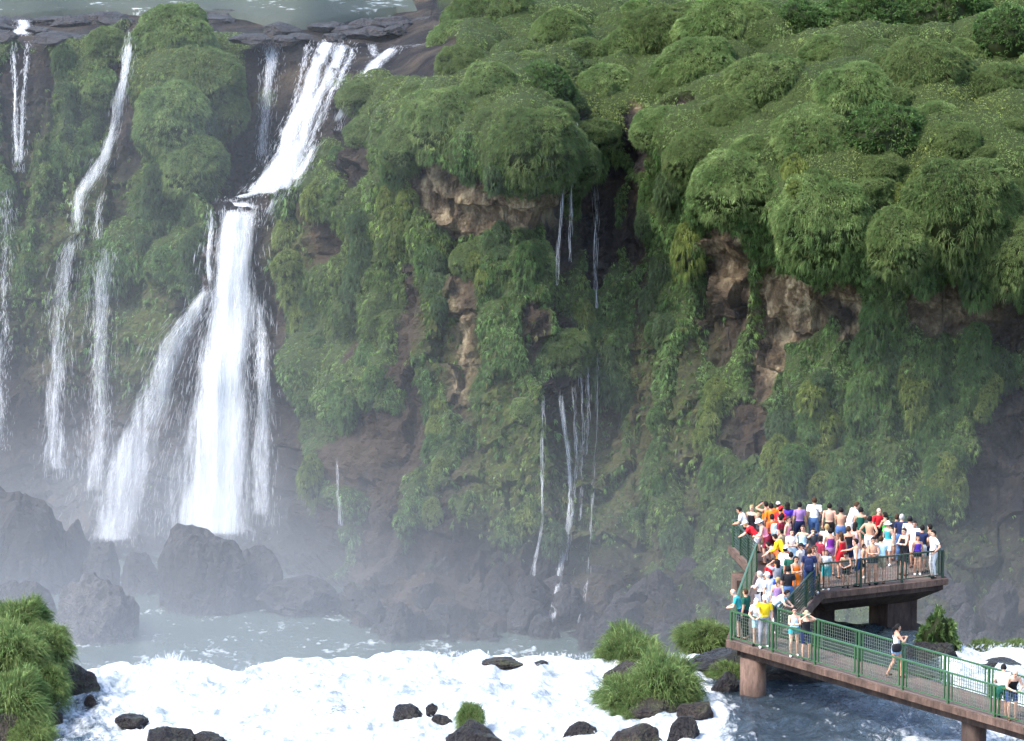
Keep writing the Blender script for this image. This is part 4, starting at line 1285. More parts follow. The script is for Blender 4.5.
def body(pose, sex):
    key = (pose, sex)
    if key in _BODY: return _BODY[key]
    P = POSES[pose]
    fem = sex == 'f'
    piv = np.array([0, 0, 0.95]); a = P['lean']; bk = P.get('back', 0.0)
    up = lambda p: rotx(np.asarray(p, float), piv, a) - np.array([0, bk, 0])
    mb = MB()
    rings = [(0.86, .13, .10), (0.92, .165 if fem else .155, .115), (0.99, .168 if fem else .158, .115), (1.10, .122 if fem else .142, .092), (1.22, .138 if fem else .155, .108),
             (1.32, .148 if fem else .170, .118 if fem else .112), (1.39, .155 if fem else .178, .10), (1.44, .12, .08), (1.48, .062, .062), (1.52, .053, .056), (1.58, .05, .055)]
    n = 16
    V = []
    for z, rx, ry in rings:
        f = min(1, max(0, (z - 0.92) / 0.22))
        for j in range(n):
            b = 2 * math.pi * j / n
            q = np.array([rx * math.cos(b), ry * math.sin(b), z])
            V.append(rotx(q, piv, a * f) - np.array([0, bk, 0]))
    k = len(rings)
    Q = [(i * n + j, i * n + (j + 1) % n, (i + 1) * n + (j + 1) % n, (i + 1) * n + j) for i in range(k - 1) for j in range(n)]
    V += [np.mean(V[:n], 0), np.mean(V[-n:], 0)]
    T = [(k * n, (j + 1) % n, j) for j in range(n)] + [(k * n + 1, (k - 1) * n + j, (k - 1) * n + (j + 1) % n) for j in range(n)]
    mb.add(V, Q, T)
    hc = up((0, 0.015, 1.615)); hr = a * 0.55 + P.get('nod', 0.0)
    hx = lambda p: rotx(np.asarray(p, float), np.zeros(3), hr) + hc
    for c, r in (((0, 0, 0.02), (.074, .094, .098)), ((0, .022, -.055), (.056, .066, .062))):
        s = MB().ellipsoid((0, 0, 0), r, 16, 12)
        mb.add(hx(s.V[0] + np.array(c)), s.Q[0], s.T[0])
    mb.tube([hx((0, .085, .012)), hx((0, .112, -.022)), hx((0, .085, -.03))], [.010, .016, .012], 6)
    for sx in (-1, 1):
        s = MB().ellipsoid((sx * .076, -.005, -.005), (.012, .022, .032), 8, 6); mb.add(hx(s.V[0]), s.Q[0], s.T[0])
    mb.tube([up((0, -.01, 1.46)), hx((0, -.01, -.05))], [.055, .054], 10)
    seg = []
    ua, fa = (0.275, 0.245)
    for sx, side in ((1, 'R'), (-1, 'L')):
        S = up((sx * (0.165 if fem else 0.19), 0, 1.405))
        h = np.array(P[side] if side in P else P['R'] * np.array([1, 1, 1]) if side == 'R' else (-P['R'][0], P['R'][1], P['R'][2])) - np.array([0, 0 if pose in ('lean', 'bend', 'side') else bk, 0])
        E, W = ik(S, h, ua, fa, np.array([P['pole'][0] * sx, P['pole'][1], P['pole'][2]]))
        rs_ = 0.88 if fem else 1.0
        mb.tube([up((sx * 0.10, 0, 1.40)), S, (S * 2 + E) / 3, E], [.06 * rs_, .060 * rs_, .050 * rs_, .038 * rs_], 10)
        mb.tube([E, (E * 2 + W) / 3, W], [.040 * rs_, .041 * rs_, .027 * rs_], 10)
        hd = nrm(W - E)
        if pose in ('lean', 'bend', 'side', 'folded'): hd = nrm(hd + np.array([-sx * 0.6, 0.0, 0]))
        lat = nrm(np.cross(hd, np.array([0, 0, 1.0]) if abs(hd[2]) < 0.8 else np.array([0, 1.0, 0])))
        pn = np.cross(lat, hd)
        mb.tube([W, W + hd * .04, W + hd * .085], [.027, .036, .03], 8)
        for fi, (o, ln) in enumerate(((-.028, .062), (-.010, .072), (.010, .068), (.027, .052))):
            q0 = W + hd * .075 + lat * o
            mb.tube([q0, q0 + hd * ln * .5 - pn * .006, q0 + hd * ln * .85 - pn * .024], [.0105, .0105, .009], 6)
        q0 = W + hd * .03 + lat * (-.03)
        mb.tube([q0, q0 - lat * .025 + hd * .025, q0 - lat * .03 + hd * .055], [.013, .012, .010], 6)
        seg += [('ua' + side, S, E), ('fa' + side, E, W), ('hand' + side, W, W + hd * .16)]
        st = P.get('stride', 0.0) * sx
        hip = np.array([sx * 0.09, -bk, 0.93]); ank = np.array([sx * 0.105, -0.03 + st, 0.085 + (0.05 if st < 0 else 0)])
        kn, ank = ik(hip, ank, 0.43, 0.425, np.array([0.12 * sx, 1.0, 0.0]))
        mb.tube([hip + np.array([0, 0, .03]), hip * .75 + kn * .25 + np.array([0, -.01, 0]), hip * .3 + kn * .7, kn], [.095, .088 if not fem else .092, .066, .055], 12)
        mb.tube([kn, kn * .72 + ank * .28 + np.array([0, -.018, 0]), kn * .35 + ank * .65, ank], [.054, .058, .044, .034], 12)
        toe = ank + np.array([sx * .02, .165, -.052])
        mb.tube([ank + np.array([0, -.045, -.045]), ank + np.array([0, 0, -.03]), ank + np.array([sx * .01, .09, -.043]), toe], [.034, .042, .038, .026], 10)
        seg += [('th' + side, hip, kn), ('ca' + side, kn, ank), ('ft' + side, ank + np.array([0, -.04, -.04]), toe)]
    raw = mb.mesh('raw_body')
    ob = bpy.data.objects.new('raw_body', raw); COL.objects.link(ob)
    md = ob.modifiers.new('r', 'REMESH'); md.mode = 'VOXEL'; md.voxel_size = 0.0125
    sm = ob.modifiers.new('s', 'SMOOTH'); sm.factor = 0.5; sm.iterations = 2
    dg = bpy.context.evaluated_depsgraph_get()
    me = bpy.data.meshes.new_from_object(ob.evaluated_get(dg))
    bpy.data.objects.remove(ob); bpy.data.meshes.remove(raw)
    nv = len(me.vertices)
    V = np.zeros(nv * 3, np.float32); me.vertices.foreach_get('co', V); V = V.reshape(-1, 3).astype(float)
    N = np.zeros(nv * 3, np.float32); me.vertices.foreach_get('normal', N); N = N.reshape(-1, 3).astype(float)
    npoly = len(me.polygons); ls = np.zeros(npoly, np.int32); me.polygons.foreach_get('loop_start', ls)
    lv = np.zeros(len(me.loops), np.int32); me.loops.foreach_get('vertex_index', lv)
    F = [lv[s:e] for s, e in zip(ls, np.append(ls[1:], len(lv)))]
    Fq = np.array([f if len(f) == 4 else np.append(f, f[-1]) for f in F if len(f) in (3, 4)])
    isq = np.array([len(f) == 4 for f in F if len(f) in (3, 4)])
    # which limb a vertex belongs to
    names = ['torso', 'head'] + [s[0] for s in seg]
    D = [np.full(nv, 9.0), np.full(nv, 9.0)]; Tt = [np.zeros(nv), np.zeros(nv)]
    tor = [up((0, 0, z)) if z > 1.0 else np.array([0, -bk, z]) for z in (0.95, 1.1, 1.25, 1.40)]
    best, bt = np.full(nv, 9.0), np.zeros(nv)
    for i in range(3):
        A, B = tor[i], tor[i + 1]; ab = B - A
        t = np.clip(((V - A) @ ab) / (ab @ ab), 0, 1); d = np.linalg.norm(V - A - t[:, None] * ab, axis=1) - 0.10
        m = d < best; best[m] = d[m]; bt[m] = (i + t[m]) / 3
    D[0], Tt[0] = best, bt
    D[1] = np.linalg.norm(V - hc, axis=1) - 0.10
    rad = {'ua': .048, 'fa': .035, 'ha': .03, 'th': .075, 'ca': .048, 'ft': .04}
    for nme, A, B in seg:
        ab = B - A; t = np.clip(((V - A) @ ab) / (ab @ ab), 0, 1)
        D.append(np.linalg.norm(V - A - t[:, None] * ab, axis=1) - rad[nme[:2]]); Tt.append(t)
    lab = np.argmin(np.array(D), 0); tt = np.array(Tt)[lab, np.arange(nv)]
    kind = np.array([nme[:2] if nme not in ('torso', 'head') else nme for nme in names])[lab]
    neck = ((V - up((0, 0, 1.47))) @ (nrm(up((0, 0, 1.5)) - up((0, 0, 1.4)))) > 0) & (kind == 'torso')
    local_head = rotx(V - hc, np.zeros(3), -hr)
    r = dict(me=me, V=V, N=N, F=Fq, isq=isq, kind=kind, t=tt, neck=neck, lh=local_head, hc=hc, hr=hr, a=a, bk=bk, up=up, top=hx((0, 0, .13)), g={}, tor=bt)
    # eyes and mouth as material slots of the same skin
    mid = np.zeros(npoly, np.int32)
    fc = local_head[Fq].mean(1)
    for ex in (-.03, .03):
        mid[:len(fc)][(np.linalg.norm(fc - np.array([ex, .082, .018]), axis=1) < .019)] = 1
    mid[:len(fc)][(np.abs(fc[:, 0]) < .026) & (np.abs(fc[:, 2] + .062) < .011) & (fc[:, 1] > .05)] = 2
    me.polygons.foreach_set('material_index', mid); me.polygons.foreach_set('use_smooth', np.ones(npoly, bool))
    me.name = 'person'
    for m in (M_SKIN[0], M_EYE, M_LIP): me.materials.append(m)
    _BODY[key] = r
    return r


def cut(B, mask, off, name):
    fm = mask[B['F']].all(1)
    F, q = B['F'][fm], B['isq'][fm]
    used = np.unique(F); rmap = np.zeros(len(B['V']), int); rmap[used] = np.arange(len(used))
    V = B['V'][used] + B['N'][used] * (off if np.isscalar(off) else off[used][:, None])
    me = mesh_np(name, V, rmap[F[q]], rmap[F[~q][:, :3]], M_CLOTH0, True)
    return me


def garment(B, g):
    if g in B['g']: return B['g'][g]
    k, t, V, lh = B['kind'], B['t'], B['V'], B['lh']
    tor = k == 'torso'
    z = V[:, 2]
    hip = tor & (B['tor'] < 0.22) | (k == 'th') & (t < 0.12)
    if g == 'tee': me = cut(B, tor & ~B['neck'] & (z > .84) | (k == 'ua') & (t < 0.62) | (k == 'th') & (t < .08), .016, 'shirt')
    elif g == 'longsleeve': me = cut(B, tor & ~B['neck'] | (k == 'ua') | (k == 'fa') & (t < .9) | (k == 'th') & (t < .08), .018, 'shirt')
    elif g == 'tank': me = cut(B, tor & (B['tor'] < 0.93) & ~B['neck'] | (k == 'th') & (t < .06), .012, 'top')
    elif g == 'crop': me = cut(B, tor & (B['tor'] > 0.5) & (B['tor'] < 0.88), .010, 'top')
    elif g == 'shorts': me = cut(B, hip | tor & (B['tor'] < .18) | (k == 'th') & (t < .78), .020, 'shorts')
    elif g == 'hotpants': me = cut(B, hip | tor & (B['tor'] < .18) | (k == 'th') & (t < .32), .014, 'shorts')
    elif g == 'trousers': me = cut(B, hip | tor & (B['tor'] < .18) | (k == 'th') | (k == 'ca') & (t < .95), .020, 'trousers')
    elif g == 'skirt': me = cut(B, hip | tor & (B['tor'] < .20) | (k == 'th') & (t < .95), .020 + .035 * np.where(k == 'th', t, 0), 'skirt')
    elif g == 'dress': me = cut(B, tor & (B['tor'] < 0.93) & ~B['neck'] | (k == 'th') & (t < .75), .014 + .04 * np.where(k == 'th', t, 0), 'dress')
    elif g == 'shoes': me = cut(B, k == 'ft', .008, 'footwear')
    elif g.startswith('hair'):
        st = g[5:]
        hd = (k == 'head') | B['neck']
        if st == 'bald': m = hd & (lh[:, 1] < .01) & (lh[:, 2] < .035) & (lh[:, 2] > -.05); off = .008
        else: m = hd & ((lh[:, 2] > .062) | (lh[:, 1] < .0) & (lh[:, 2] > -.06) | (lh[:, 1] < .035) & (lh[:, 2] > .02)); off = .016
        me = cut(B, m, off, 'hair')
        if st in ('long', 'bun', 'tail'):
            e = MB()
            if st == 'long': e.ellipsoid((0, -.075, -.10), (.085, .045, .17), 12, 10); e.ellipsoid((0, -.03, .03), (.088, .085, .088), 12, 8)
            elif st == 'bun': e.ellipsoid((0, -.125, .03), (.045, .042, .042), 10, 8)
            else: e.tube([(0, -.10, .03), (0, -.15, .0), (0, -.155, -.10), (0, -.13, -.20)], [.03, .034, .03, .012], 8)
            EV = rotx(np.concatenate(e.V), np.zeros(3), B['hr']) + B['hc']
            n0 = len(me.vertices)
            v0 = np.zeros(n0 * 3, np.float32); me.vertices.foreach_get('co', v0)
            lv = np.zeros(len(me.loops), np.int32); me.loops.foreach_get('vertex_index', lv)
            q0 = [list(p.vertices) for p in me.polygons]
            qs = [f for f in q0 if len(f) == 4]; ts = [f for f in q0 if len(f) == 3]
            me = mesh_np('hair', np.concatenate([v0.reshape(-1, 3), EV]), np.concatenate([np.array(qs).reshape(-1, 4)] + [x + n0 for x in e.Q]), np.concatenate([np.array(ts, int).reshape(-1, 3)] + ([x + n0 for x in e.T] if e.T else [])), M_CLOTH0, True)
    elif g in ('cap', 'sunhat', 'backcap'):
        e = MB()
        V_ = ico(3)[0]; T_ = ico(3)[1]
        vv = V_ * np.array([.086, .106, .105]); vv[:, 2] = np.maximum(vv[:, 2], .0) + .035
        e.add(vv, (), T_)
        if g == 'sunhat':
            nn = 20
            ring = [(r * math.cos(2 * math.pi * j / nn), 1.1 * r * math.sin(2 * math.pi * j / nn), zz) for r, zz in ((.07, .042), (.15, .025), (.15, .019), (.07, .034)) for j in range(nn)]
            e.add(ring, [(i * nn + j, (i + 1) * nn + j, (i + 1) * nn + (j + 1) % nn, i * nn + (j + 1) % nn) for i in range(3) for j in range(nn)])
        else:
            s = -1 if g == 'backcap' else 1
            nn = 9
            arc = [(r * math.sin(b) * .078, s * (.075 + r * .10 * math.cos(b) - (0 if r > .5 else .02)), zz - (.018 if r > .5 else 0)) for r, zz in ((0.4, .045), (1.0, .045), (1.0, .038), (0.4, .036)) for b in np.linspace(-1.25, 1.25, nn)]
            e.add(arc, [(i * nn + j, i * nn + j + 1, (i + 1) * nn + j + 1, (i + 1) * nn + j) for i in range(3) for j in range(nn - 1)])
        ev = rotx(np.concatenate(e.V), np.zeros(3), B['hr']) + B['hc']
        me = mesh_np('hat', ev, np.concatenate(e.Q) if e.Q else None, np.concatenate(e.T) if e.T else None, M_CLOTH0, True)
    elif g == 'glasses':
        e = MB()
        for sx in (-1, 1):
            e.ellipsoid((sx * .033, .094, .018), (.027, .008, .019), 10, 6); e.bar((sx * .055, .09, .02), (sx * .078, -.01, .02), .006, .006)
        e.bar((-.01, .1, .022), (.01, .1, .022), .006, .006)
        ev = rotx(np.concatenate(e.V), np.zeros(3), B['hr']) + B['hc']
        me = mesh_np('sunglasses', ev, np.concatenate(e.Q), np.concatenate(e.T), M_CLOTH0, True)
    B['g'][g] = me
    return me


_CM = {}


def cloth(col):
    if col not in _CM: _CM[col] = mat_plain('cloth', PAL[col], 0.85, 0.15, 14, 0.12)
    return _CM[col]


PAL = dict(white=(.78, .79, .80), offwhite=(.62, .58, .55), black=(.016, .016, .02), charcoal=(.045, .05, .06), grey=(.22, .23, .26), lgrey=(.42, .44, .46), navy=(.014, .022, .065), blue=(.03, .07, .28), denim=(.07, .14, .30), ddenim=(.025, .05, .14), ldenim=(.20, .32, .50),
           red=(.55, .02, .03), orange=(.85, .20, .02), dorange=(.72, .13, .04), yellow=(.80, .55, .02), pink=(.78, .28, .38), lpink=(.80, .58, .62), purple=(.16, .03, .26), lilac=(.27, .16, .34), violet=(.06, .03, .30), green=(.05, .42, .06), dgreen=(.012, .075, .055),
           teal=(.04, .30, .34), ltblue=(.45, .66, .78), khaki=(.32, .27, .18), brown=(.10, .05, .03), maroon=(.20, .02, .04), tan=(.5, .3, .2),
           hblack=(.012, .010, .010), hbrown=(.045, .025, .014), hfair=(.30, .20, .09), hgrey=(.35, .34, .33), hred=(.09, .025, .018))
M_SKIN = [mat_plain('skin', c, 0.6, 0.3, 8, 0.08) for c in ((.56, .33, .24), (.44, .24, .16), (.30, .155, .095))]
M_EYE = mat_plain('eye_dark', (.03, .02, .018), 0.4); M_LIP = mat_plain('lips', (.32, .12, .10), 0.5)
M_CLOTH0 = mat_plain('cloth_base', (.5, .5, .5), 0.85)
PLACED = []


def inside(p, poly, m):
    best = 9
    n = len(poly); s = False
    for i in range(n):
        a, b = poly[i], poly[(i + 1) % n]
        if (a[1] > p[1]) != (b[1] > p[1]) and p[0] < (b[0] - a[0]) * (p[1] - a[1]) / (b[1] - a[1]) + a[0]: s = not s
        ab = b - a; t = np.clip(((p - a) @ ab) / (ab @ ab), 0, 1); best = min(best, np.linalg.norm(p - a - t * ab))
    return (best if s else -best) - m


WIDE = [np.array(p) for p in OUT]


def person(label, hx_, hy_, face, pose, sex, skin, hair, wear, h=1.0, extras=()):
    """hx_, hy_: where the crown of the head shows in the photograph; face: degrees, 0 looks away, 90 looks right"""
    B = body(pose, sex)
    rz = -math.radians(face)
    top = B['top'] * h
    ox, oy = top[0] * math.cos(rz) - top[1] * math.sin(rz), top[0] * math.sin(rz) + top[1] * math.cos(rz)
    g = pt_z(hx_, hy_, ZD + top[2])
    pos = np.array([g[0] - ox, g[1] - oy])
    for it in range(60):
        d0 = inside(pos, WIDE, 0.22)
        push = np.zeros(2)
        if d0 < 0:
            gr = np.array([inside(pos + e, WIDE, .22) - inside(pos - e, WIDE, .22) for e in (np.array([.02, 0]), np.array([0, .02]))])
            push += nrm(gr) * min(0.1, -d0 + .005)
        for q in PLACED:
            v = pos - q; l = np.linalg.norm(v)
            if l < 0.33: push += (v / max(l, .01)) * (0.34 - l) * 0.6
        if np.abs(push).max() < 1e-3: break
        pos = pos + push
    if inside(pos, WIDE, 0.0) < 0.1: print('OUTSIDE', label, pos, inside(pos, WIDE, 0))
    PLACED.append(pos)
    root = tag(bpy.data.objects.new('person', None), label, 'person'); COL.objects.link(root)
    root.location = (pos[0], pos[1], ZD + 0.006 + (0.001)); root.rotation_euler = (0, 0, rz); root.scale = (h, h, h)
    o = link('body', B['me'], root)
    o.material_slots[0].link = 'OBJECT'; o.material_slots[0].material = M_SKIN[skin]
    items = list(wear) + ([hair] if hair else [])
    for it in items:
        gname, col = it
        me = garment(B, gname)
        c = link(me.name.split('.')[0], me, root)
        c.material_slots[0].link = 'OBJECT'; c.material_slots[0].material = cloth(col)
    if not any(w[0] == 'shoes' for w in wear):
        c = link('footwear', garment(B, 'shoes'), root); c.material_slots[0].link = 'OBJECT'; c.material_slots[0].material = cloth(random.choice(['black', 'brown', 'white', 'charcoal']))
    for ex in extras:
        kind, col, lab = ex
        M = Matrix.Translation(root.location) @ Matrix.Rotation(rz, 4, 'Z') @ Matrix.Scale(h, 4)
        if kind == 'backpack':
            e = Matrix.Translation(Vector(B['up']((0, -0.19, 1.18)))) @ Matrix.Rotation(-B['a'], 4, 'X')
            b = MB().ellipsoid((0, 0, 0), (1, 1, 1), 20, 14); v = b.V[0]; v = np.sign(v) * np.abs(v) ** 0.55 * np.array([.16, .085, .24]); b.V[0] = v
            r = b.build('backpack', cloth(col), None, True); r.matrix_world = M @ e
            tag(r, lab, 'backpack')
            p = MB().ellipsoid((0, 0, 0), (1, 1, 1), 16, 10); v = p.V[0]; p.V[0] = np.sign(v) * np.abs(v) ** 0.6 * np.array([.12, .05, .12]) + np.array([0, -.09, -.09]); p.build('pocket', cloth(col), r, True)
            for sx in (-1, 1):
                MB().tube([(sx * .10, .06, .20), (sx * .12, .20, .26), (sx * .13, .31, .14), (sx * .14, .28, -.06), (sx * .13, .08, -.18)], [.016] * 5, 6).build('strap', cloth('black'), r, True)
        elif kind == 'bag':
            e = Matrix.Translation(Vector(B['up']((0.21, -0.05, 1.02))))
            b = MB().ellipsoid((0, 0, 0), (1, 1, 1), 18, 12); v = b.V[0]; b.V[0] = np.sign(v) * np.abs(v) ** 0.6 * np.array([.07, .16, .14])
            r = b.build('shoulder_bag', cloth(col), None, True); r.matrix_world = M @ e; tag(r, lab, 'bag')
            MB().tube([(0, -.12, .1), (-.10, -.10, .30), (-.28, 0.02, .43), (-.24, .17, .30), (-.05, .16, .1)], [.014] * 5, 6).build('strap', cloth(col), r, True)
        elif kind == 'camera':
            hp = B['V'][B['kind'] == 'ha'].mean(0)
            e = Matrix.Translation(Vector(hp + np.array([0, .05, .02])))
            b = MB(); b.bar((-.06, 0, 0), (.06, 0, 0), .05, .075); b.bar((-.02, 0, .0385), (.03, 0, .0385), .04, .02)
            r = b.build('photo_camera', cloth('charcoal')); r.matrix_world = M @ e; tag(r, lab, 'camera')
            MB().tube([(0, .02, 0), (0, .05, 0), (0, .09, 0)], [.030, .032, .034], 12).build('lens', cloth('black'), r, True)
        elif kind == 'cloth':
            c0 = B['up']((-0.18, 0.22, 1.06))
            xs_, zs_ = np.linspace(-.30, .22, 12), np.linspace(0, -.42, 12)
            XX, ZZ = np.meshgrid(xs_, zs_, indexing='ij')
            YY = .05 * np.sin(XX * 17 + ZZ * 3) * (0.4 - ZZ)
            v1 = np.stack([XX * (1 + .3 * ZZ), YY, ZZ + .05 * np.sin(XX * 9)], -1).reshape(-1, 3)
            v2 = v1 + np.array([0, .012, 0]); q1 = grid_quads(12, 12)
            r = link('towel', mesh_np('towel', np.concatenate([v1, v2]), np.concatenate([q1, q1[:, ::-1] + 144]), mat=cloth(col))); r.matrix_world = M @ Matrix.Translation(Vector(c0)); tag(r, lab, 'towel')
    return root


W, K = 'white', 'black'
hb, hn, hf, hg = 'hblack', 'hbrown', 'hfair', 'hgrey'
SH, LO, BU, TL, BA = 'hair_short', 'hair_long', 'hair_bun', 'hair_tail', 'hair_bald'
# ---- far left corner of the platform
person('dark-haired person in white shirt and black vest leaning on the far left platform corner', 738, 507, -75, 'lean', 'm', 1, (SH, hb), [('tee', W), ('trousers', K)])
person('blonde woman in black tank top near the far left platform corner', 750, 505, -150, 'stand', 'f', 0, (SH, hf), [('tank', K), ('shorts', K)])
person('sandy-haired child beside the blonde woman in black', 755, 512, -120, 'stand', 'f', 0, (SH, hf), [('tank', 'charcoal'), ('shorts', K)], 0.86)
person('person in white cap and red top bending over the left platform rail', 744, 521, -75, 'bend', 'f', 0, (SH, hf), [('tee', 'red'), ('shorts', W), ('cap', W)])
person('person in white hat and pink top leaning arms over the left platform rail', 758, 519, -90, 'lean', 'f', 0, (SH, hn), [('tank', 'pink'), ('shorts', 'maroon'), ('sunhat', W)])
person('person in orange top holding a dark camera up at the back left of the platform', 765, 500, -40, 'photo', 'm', 1, (SH, hb), [('tank', 'orange'), ('shorts', 'charcoal')], 1.0, [('camera', K, 'dark camera held up by the person in an orange top')])
person('dark-haired person in orange tee turned away right of the person with a camera', 771, 503, -20, 'stand', 'm', 1, (SH, hb), [('tee', 'orange'), ('shorts', 'charcoal')])
person('person in white cap and bright orange top at the back of the platform', 777, 502, 20, 'stand', 'm', 0, (SH, hn), [('tee', 'orange'), ('shorts', K), ('cap', W)])
person('person in red cap and red shirt left of the woman in violet', 781, 506, 40, 'stand', 'm', 1, (SH, hb), [('tee', 'red'), ('trousers', 'maroon'), ('backcap', 'red')])
person('person in reddish orange shirt wearing a pale blue backpack', 772, 514, -30, 'stand', 'm', 1, (SH, hb), [('tee', 'dorange'), ('shorts', 'maroon')], 1.0, [('backpack', 'ltblue', 'pale blue backpack on the person in reddish orange')])
person('tanned shirtless man in brown shorts behind the yellow jacket', 782, 513, 10, 'stand', 'm', 2, (SH, hb), [('shorts', 'brown')])
person('person in a maroon top half hidden between the orange shirts', 777, 514, -60, 'stand', 'f', 0, (SH, hb), [('tee', 'maroon'), ('shorts', 'lpink')])
person('person in yellow jacket leaning over the left platform rail with one arm stretched out', 774, 534, -65, 'side', 'm', 0, (SH, hb), [('longsleeve', 'yellow'), ('shorts', 'dorange')])
person('person in orange vest bending beside the yellow jacket', 771, 541, -70, 'bend', 'f', 0, (SH, hb), [('tank', 'dorange'), ('shorts', 'orange')], 0.9)
# ---- back row
person('woman with long dark hair in a violet top at the back rail', 787.5, 502, 0, 'stand', 'f', 1, (LO, hb), [('tee', 'violet'), ('shorts', 'navy')])
person('person in lilac checked shirt and dark trousers at the back rail', 799.5, 502, -10, 'stand', 'f', 1, (SH, hb), [('tee', 'lilac'), ('trousers', 'navy')])
person('tall man in white tee and blue jeans seen from behind with a dark shoulder bag', 814.5, 497, 5, 'stand', 'm', 1, (SH, hn), [('tee', W), ('trousers', 'denim')], 1.08, [('bag', 'charcoal', 'dark bag on the shoulder of the tall man in white')])
person('shirtless man in black shorts seen from behind at the back rail', 829.5, 503, 0, 'stand', 'm', 0, (SH, hb), [('shorts', K)])
person('woman with dark bun and bare back in denim shorts', 841, 507, 5, 'folded', 'f', 1, (BU, hb), [('hotpants', 'denim')])
person('person in a white shirt bending right at the back of the platform', 858, 502, 70, 'lean', 'm', 0, (SH, hn), [('tee', W), ('trousers', W)], 1.05)
person('woman in dark green dress seen from behind reaching for the back rail', 861, 507, 15, 'reach', 'f', 1, (SH, hb), [('dress', 'dgreen')], 1.0)
person('man in red shirt and black shorts facing the crowd', 879, 508, 150, 'stand', 'm', 0, (BA, hg), [('tee', 'red'), ('shorts', K)])
person('woman in bright green tank top and black skirt talking to the man in red', 885, 512, -40, 'folded', 'f', 1, (TL, hb), [('tank', 'green'), ('skirt', K)])
person('dark-haired person in black behind the white-haired man', 897, 514, 30, 'stand', 'f', 1, (SH, hn), [('tee', K), ('shorts', W)])
person('white-haired man in dark blue shirt and jeans', 902, 514, 20, 'stand', 'm', 0, (SH, hg), [('tee', 'navy'), ('trousers', 'denim')], 1.04)
person('dark-haired man in white shirt with a dark strap near the right end', 914.8, 521, -160, 'stand', 'm', 1, (SH, hb), [('tee', W), ('shorts', 'lpink')])
person('person in navy tee and pale grey shorts beside the shirtless man on the right', 922.5, 525, 30, 'folded', 'm', 1, (SH, hb), [('tee', 'navy'), ('shorts', 'lgrey')])
person('shirtless man in dark shorts near the right corner of the platform', 930.5, 524, -60, 'hips', 'm', 1, (SH, hb), [('shorts', 'navy')])
person('man in white tee and grey trousers at the right corner of the platform', 937.8, 532, -110, 'hips', 'm', 0, (SH, hb), [('tee', W), ('trousers', 'lgrey')])
# ---- middle
person('woman in white print shirt and pale shorts facing the camera', 792, 529, 170, 'folded', 'f', 0, (SH, hb), [('tee', 'offwhite'), ('shorts', 'ltblue')])
person('person in charcoal tee raising both arms to take a photo', 813, 528, 160, 'photo', 'm', 0, (SH, hb), [('tee', 'charcoal'), ('shorts', 'charcoal')], 1.0, [('camera', K, 'camera held up by the person in a charcoal tee')])
person('person in white top half hidden behind the woman in purple', 827, 524, 10, 'stand', 'm', 0, (SH, hf), [('tee', W), ('shorts', W)])
person('woman in a purple strap top seen from behind', 830.5, 528, -5, 'stand', 'f', 1, (BU, hb), [('tank', 'purple'), ('hotpants', 'lilac')])
person('close-cropped man in black tank top and dark shorts seen from behind', 848.5, 526, 0, 'stand', 'm', 1, (SH, hn), [('tank', K), ('shorts', 'navy')])
person('woman with dark hair in a pale pink dress', 855.5, 522, 30, 'stand', 'f', 1, (LO, hb), [('dress', 'lpink')])
person('child with dark hair beside the man in a white sleeveless top', 864, 544, 100, 'stand', 'f', 1, (SH, hb), [('tee', 'tan'), ('shorts', K)], 0.72)
person('man in white sleeveless top and dark shorts by the front platform rail', 869.5, 544, -80, 'reach', 'm', 1, (SH, hb), [('tank', W), ('shorts', 'ddenim')])
person('woman in crossbody strap and short denim behind the front platform rail', 888, 543, 170, 'folded', 'f', 1, (SH, hb), [('crop', 'tan'), ('hotpants', 'charcoal')])
person('woman with brown hair in black top and black skirt standing at the front platform rail', 904, 528, -130, 'folded', 'f', 0, (SH, hn), [('tank', K), ('skirt', K)])
person('man in dark cap and pale shirt behind the navy backpack', 801, 543, 120, 'stand', 'm', 1, (SH, hb), [('tee', 'offwhite'), ('shorts', W), ('cap', K)])
person('man in navy shirt and blue jeans carrying a navy backpack', 809.8, 548, 5, 'stand', 'm', 1, (SH, hn), [('tee', 'navy'), ('trousers', 'ddenim')], 1.04, [('backpack', 'navy', 'navy backpack on the man in blue jeans')])
person('blond boy in white tee beside the navy backpack', 815.5, 546, 40, 'stand', 'm', 0, (SH, hf), [('tee', W), ('trousers', 'denim')], 0.9)
person('woman in white bikini top near the bend of the rail', 827, 546, 165, 'folded', 'f', 1, (SH, hn), [('crop', W), ('shorts', 'dgreen')])
person('girl with brown hair in pale top at the bend of the rail', 832, 552, -170, 'stand', 'f', 1, (LO, hn), [('tee', 'lgrey'), ('shorts', 'teal')], 0.84)
person('woman with dark red hair in white tank and green shorts at the front rail', 839, 548, 175, 'stand', 'f', 1, (SH, 'hred'), [('tank', W), ('shorts', 'dgreen')])
person('child in grey top and black shorts leaning on the front platform rail', 855, 557, 200, 'lean', 'm', 1, (SH, hb), [('tank', 'grey'), ('shorts', K)], 0.78)
person('man in white cap and white tee with a black shoulder bag', 785.5, 546, 40, 'stand', 'm', 1, (SH, hb), [('tee', W), ('shorts', 'dgreen'), ('cap', W)], 1.0, [('bag', K, 'black bag on the man in white cap and white tee')])
person('woman in grey tee and blue jeans with arms raised to her face', 777, 559, -30, 'photo', 'f', 1, (LO, hb), [('tee', 'grey'), ('trousers', 'blue')])
person('person in dark green behind the man in white cap and white tee', 791, 552, 0, 'stand', 'm', 1, (SH, hb), [('tee', 'dgreen'), ('shorts', 'charcoal')], 0.95)
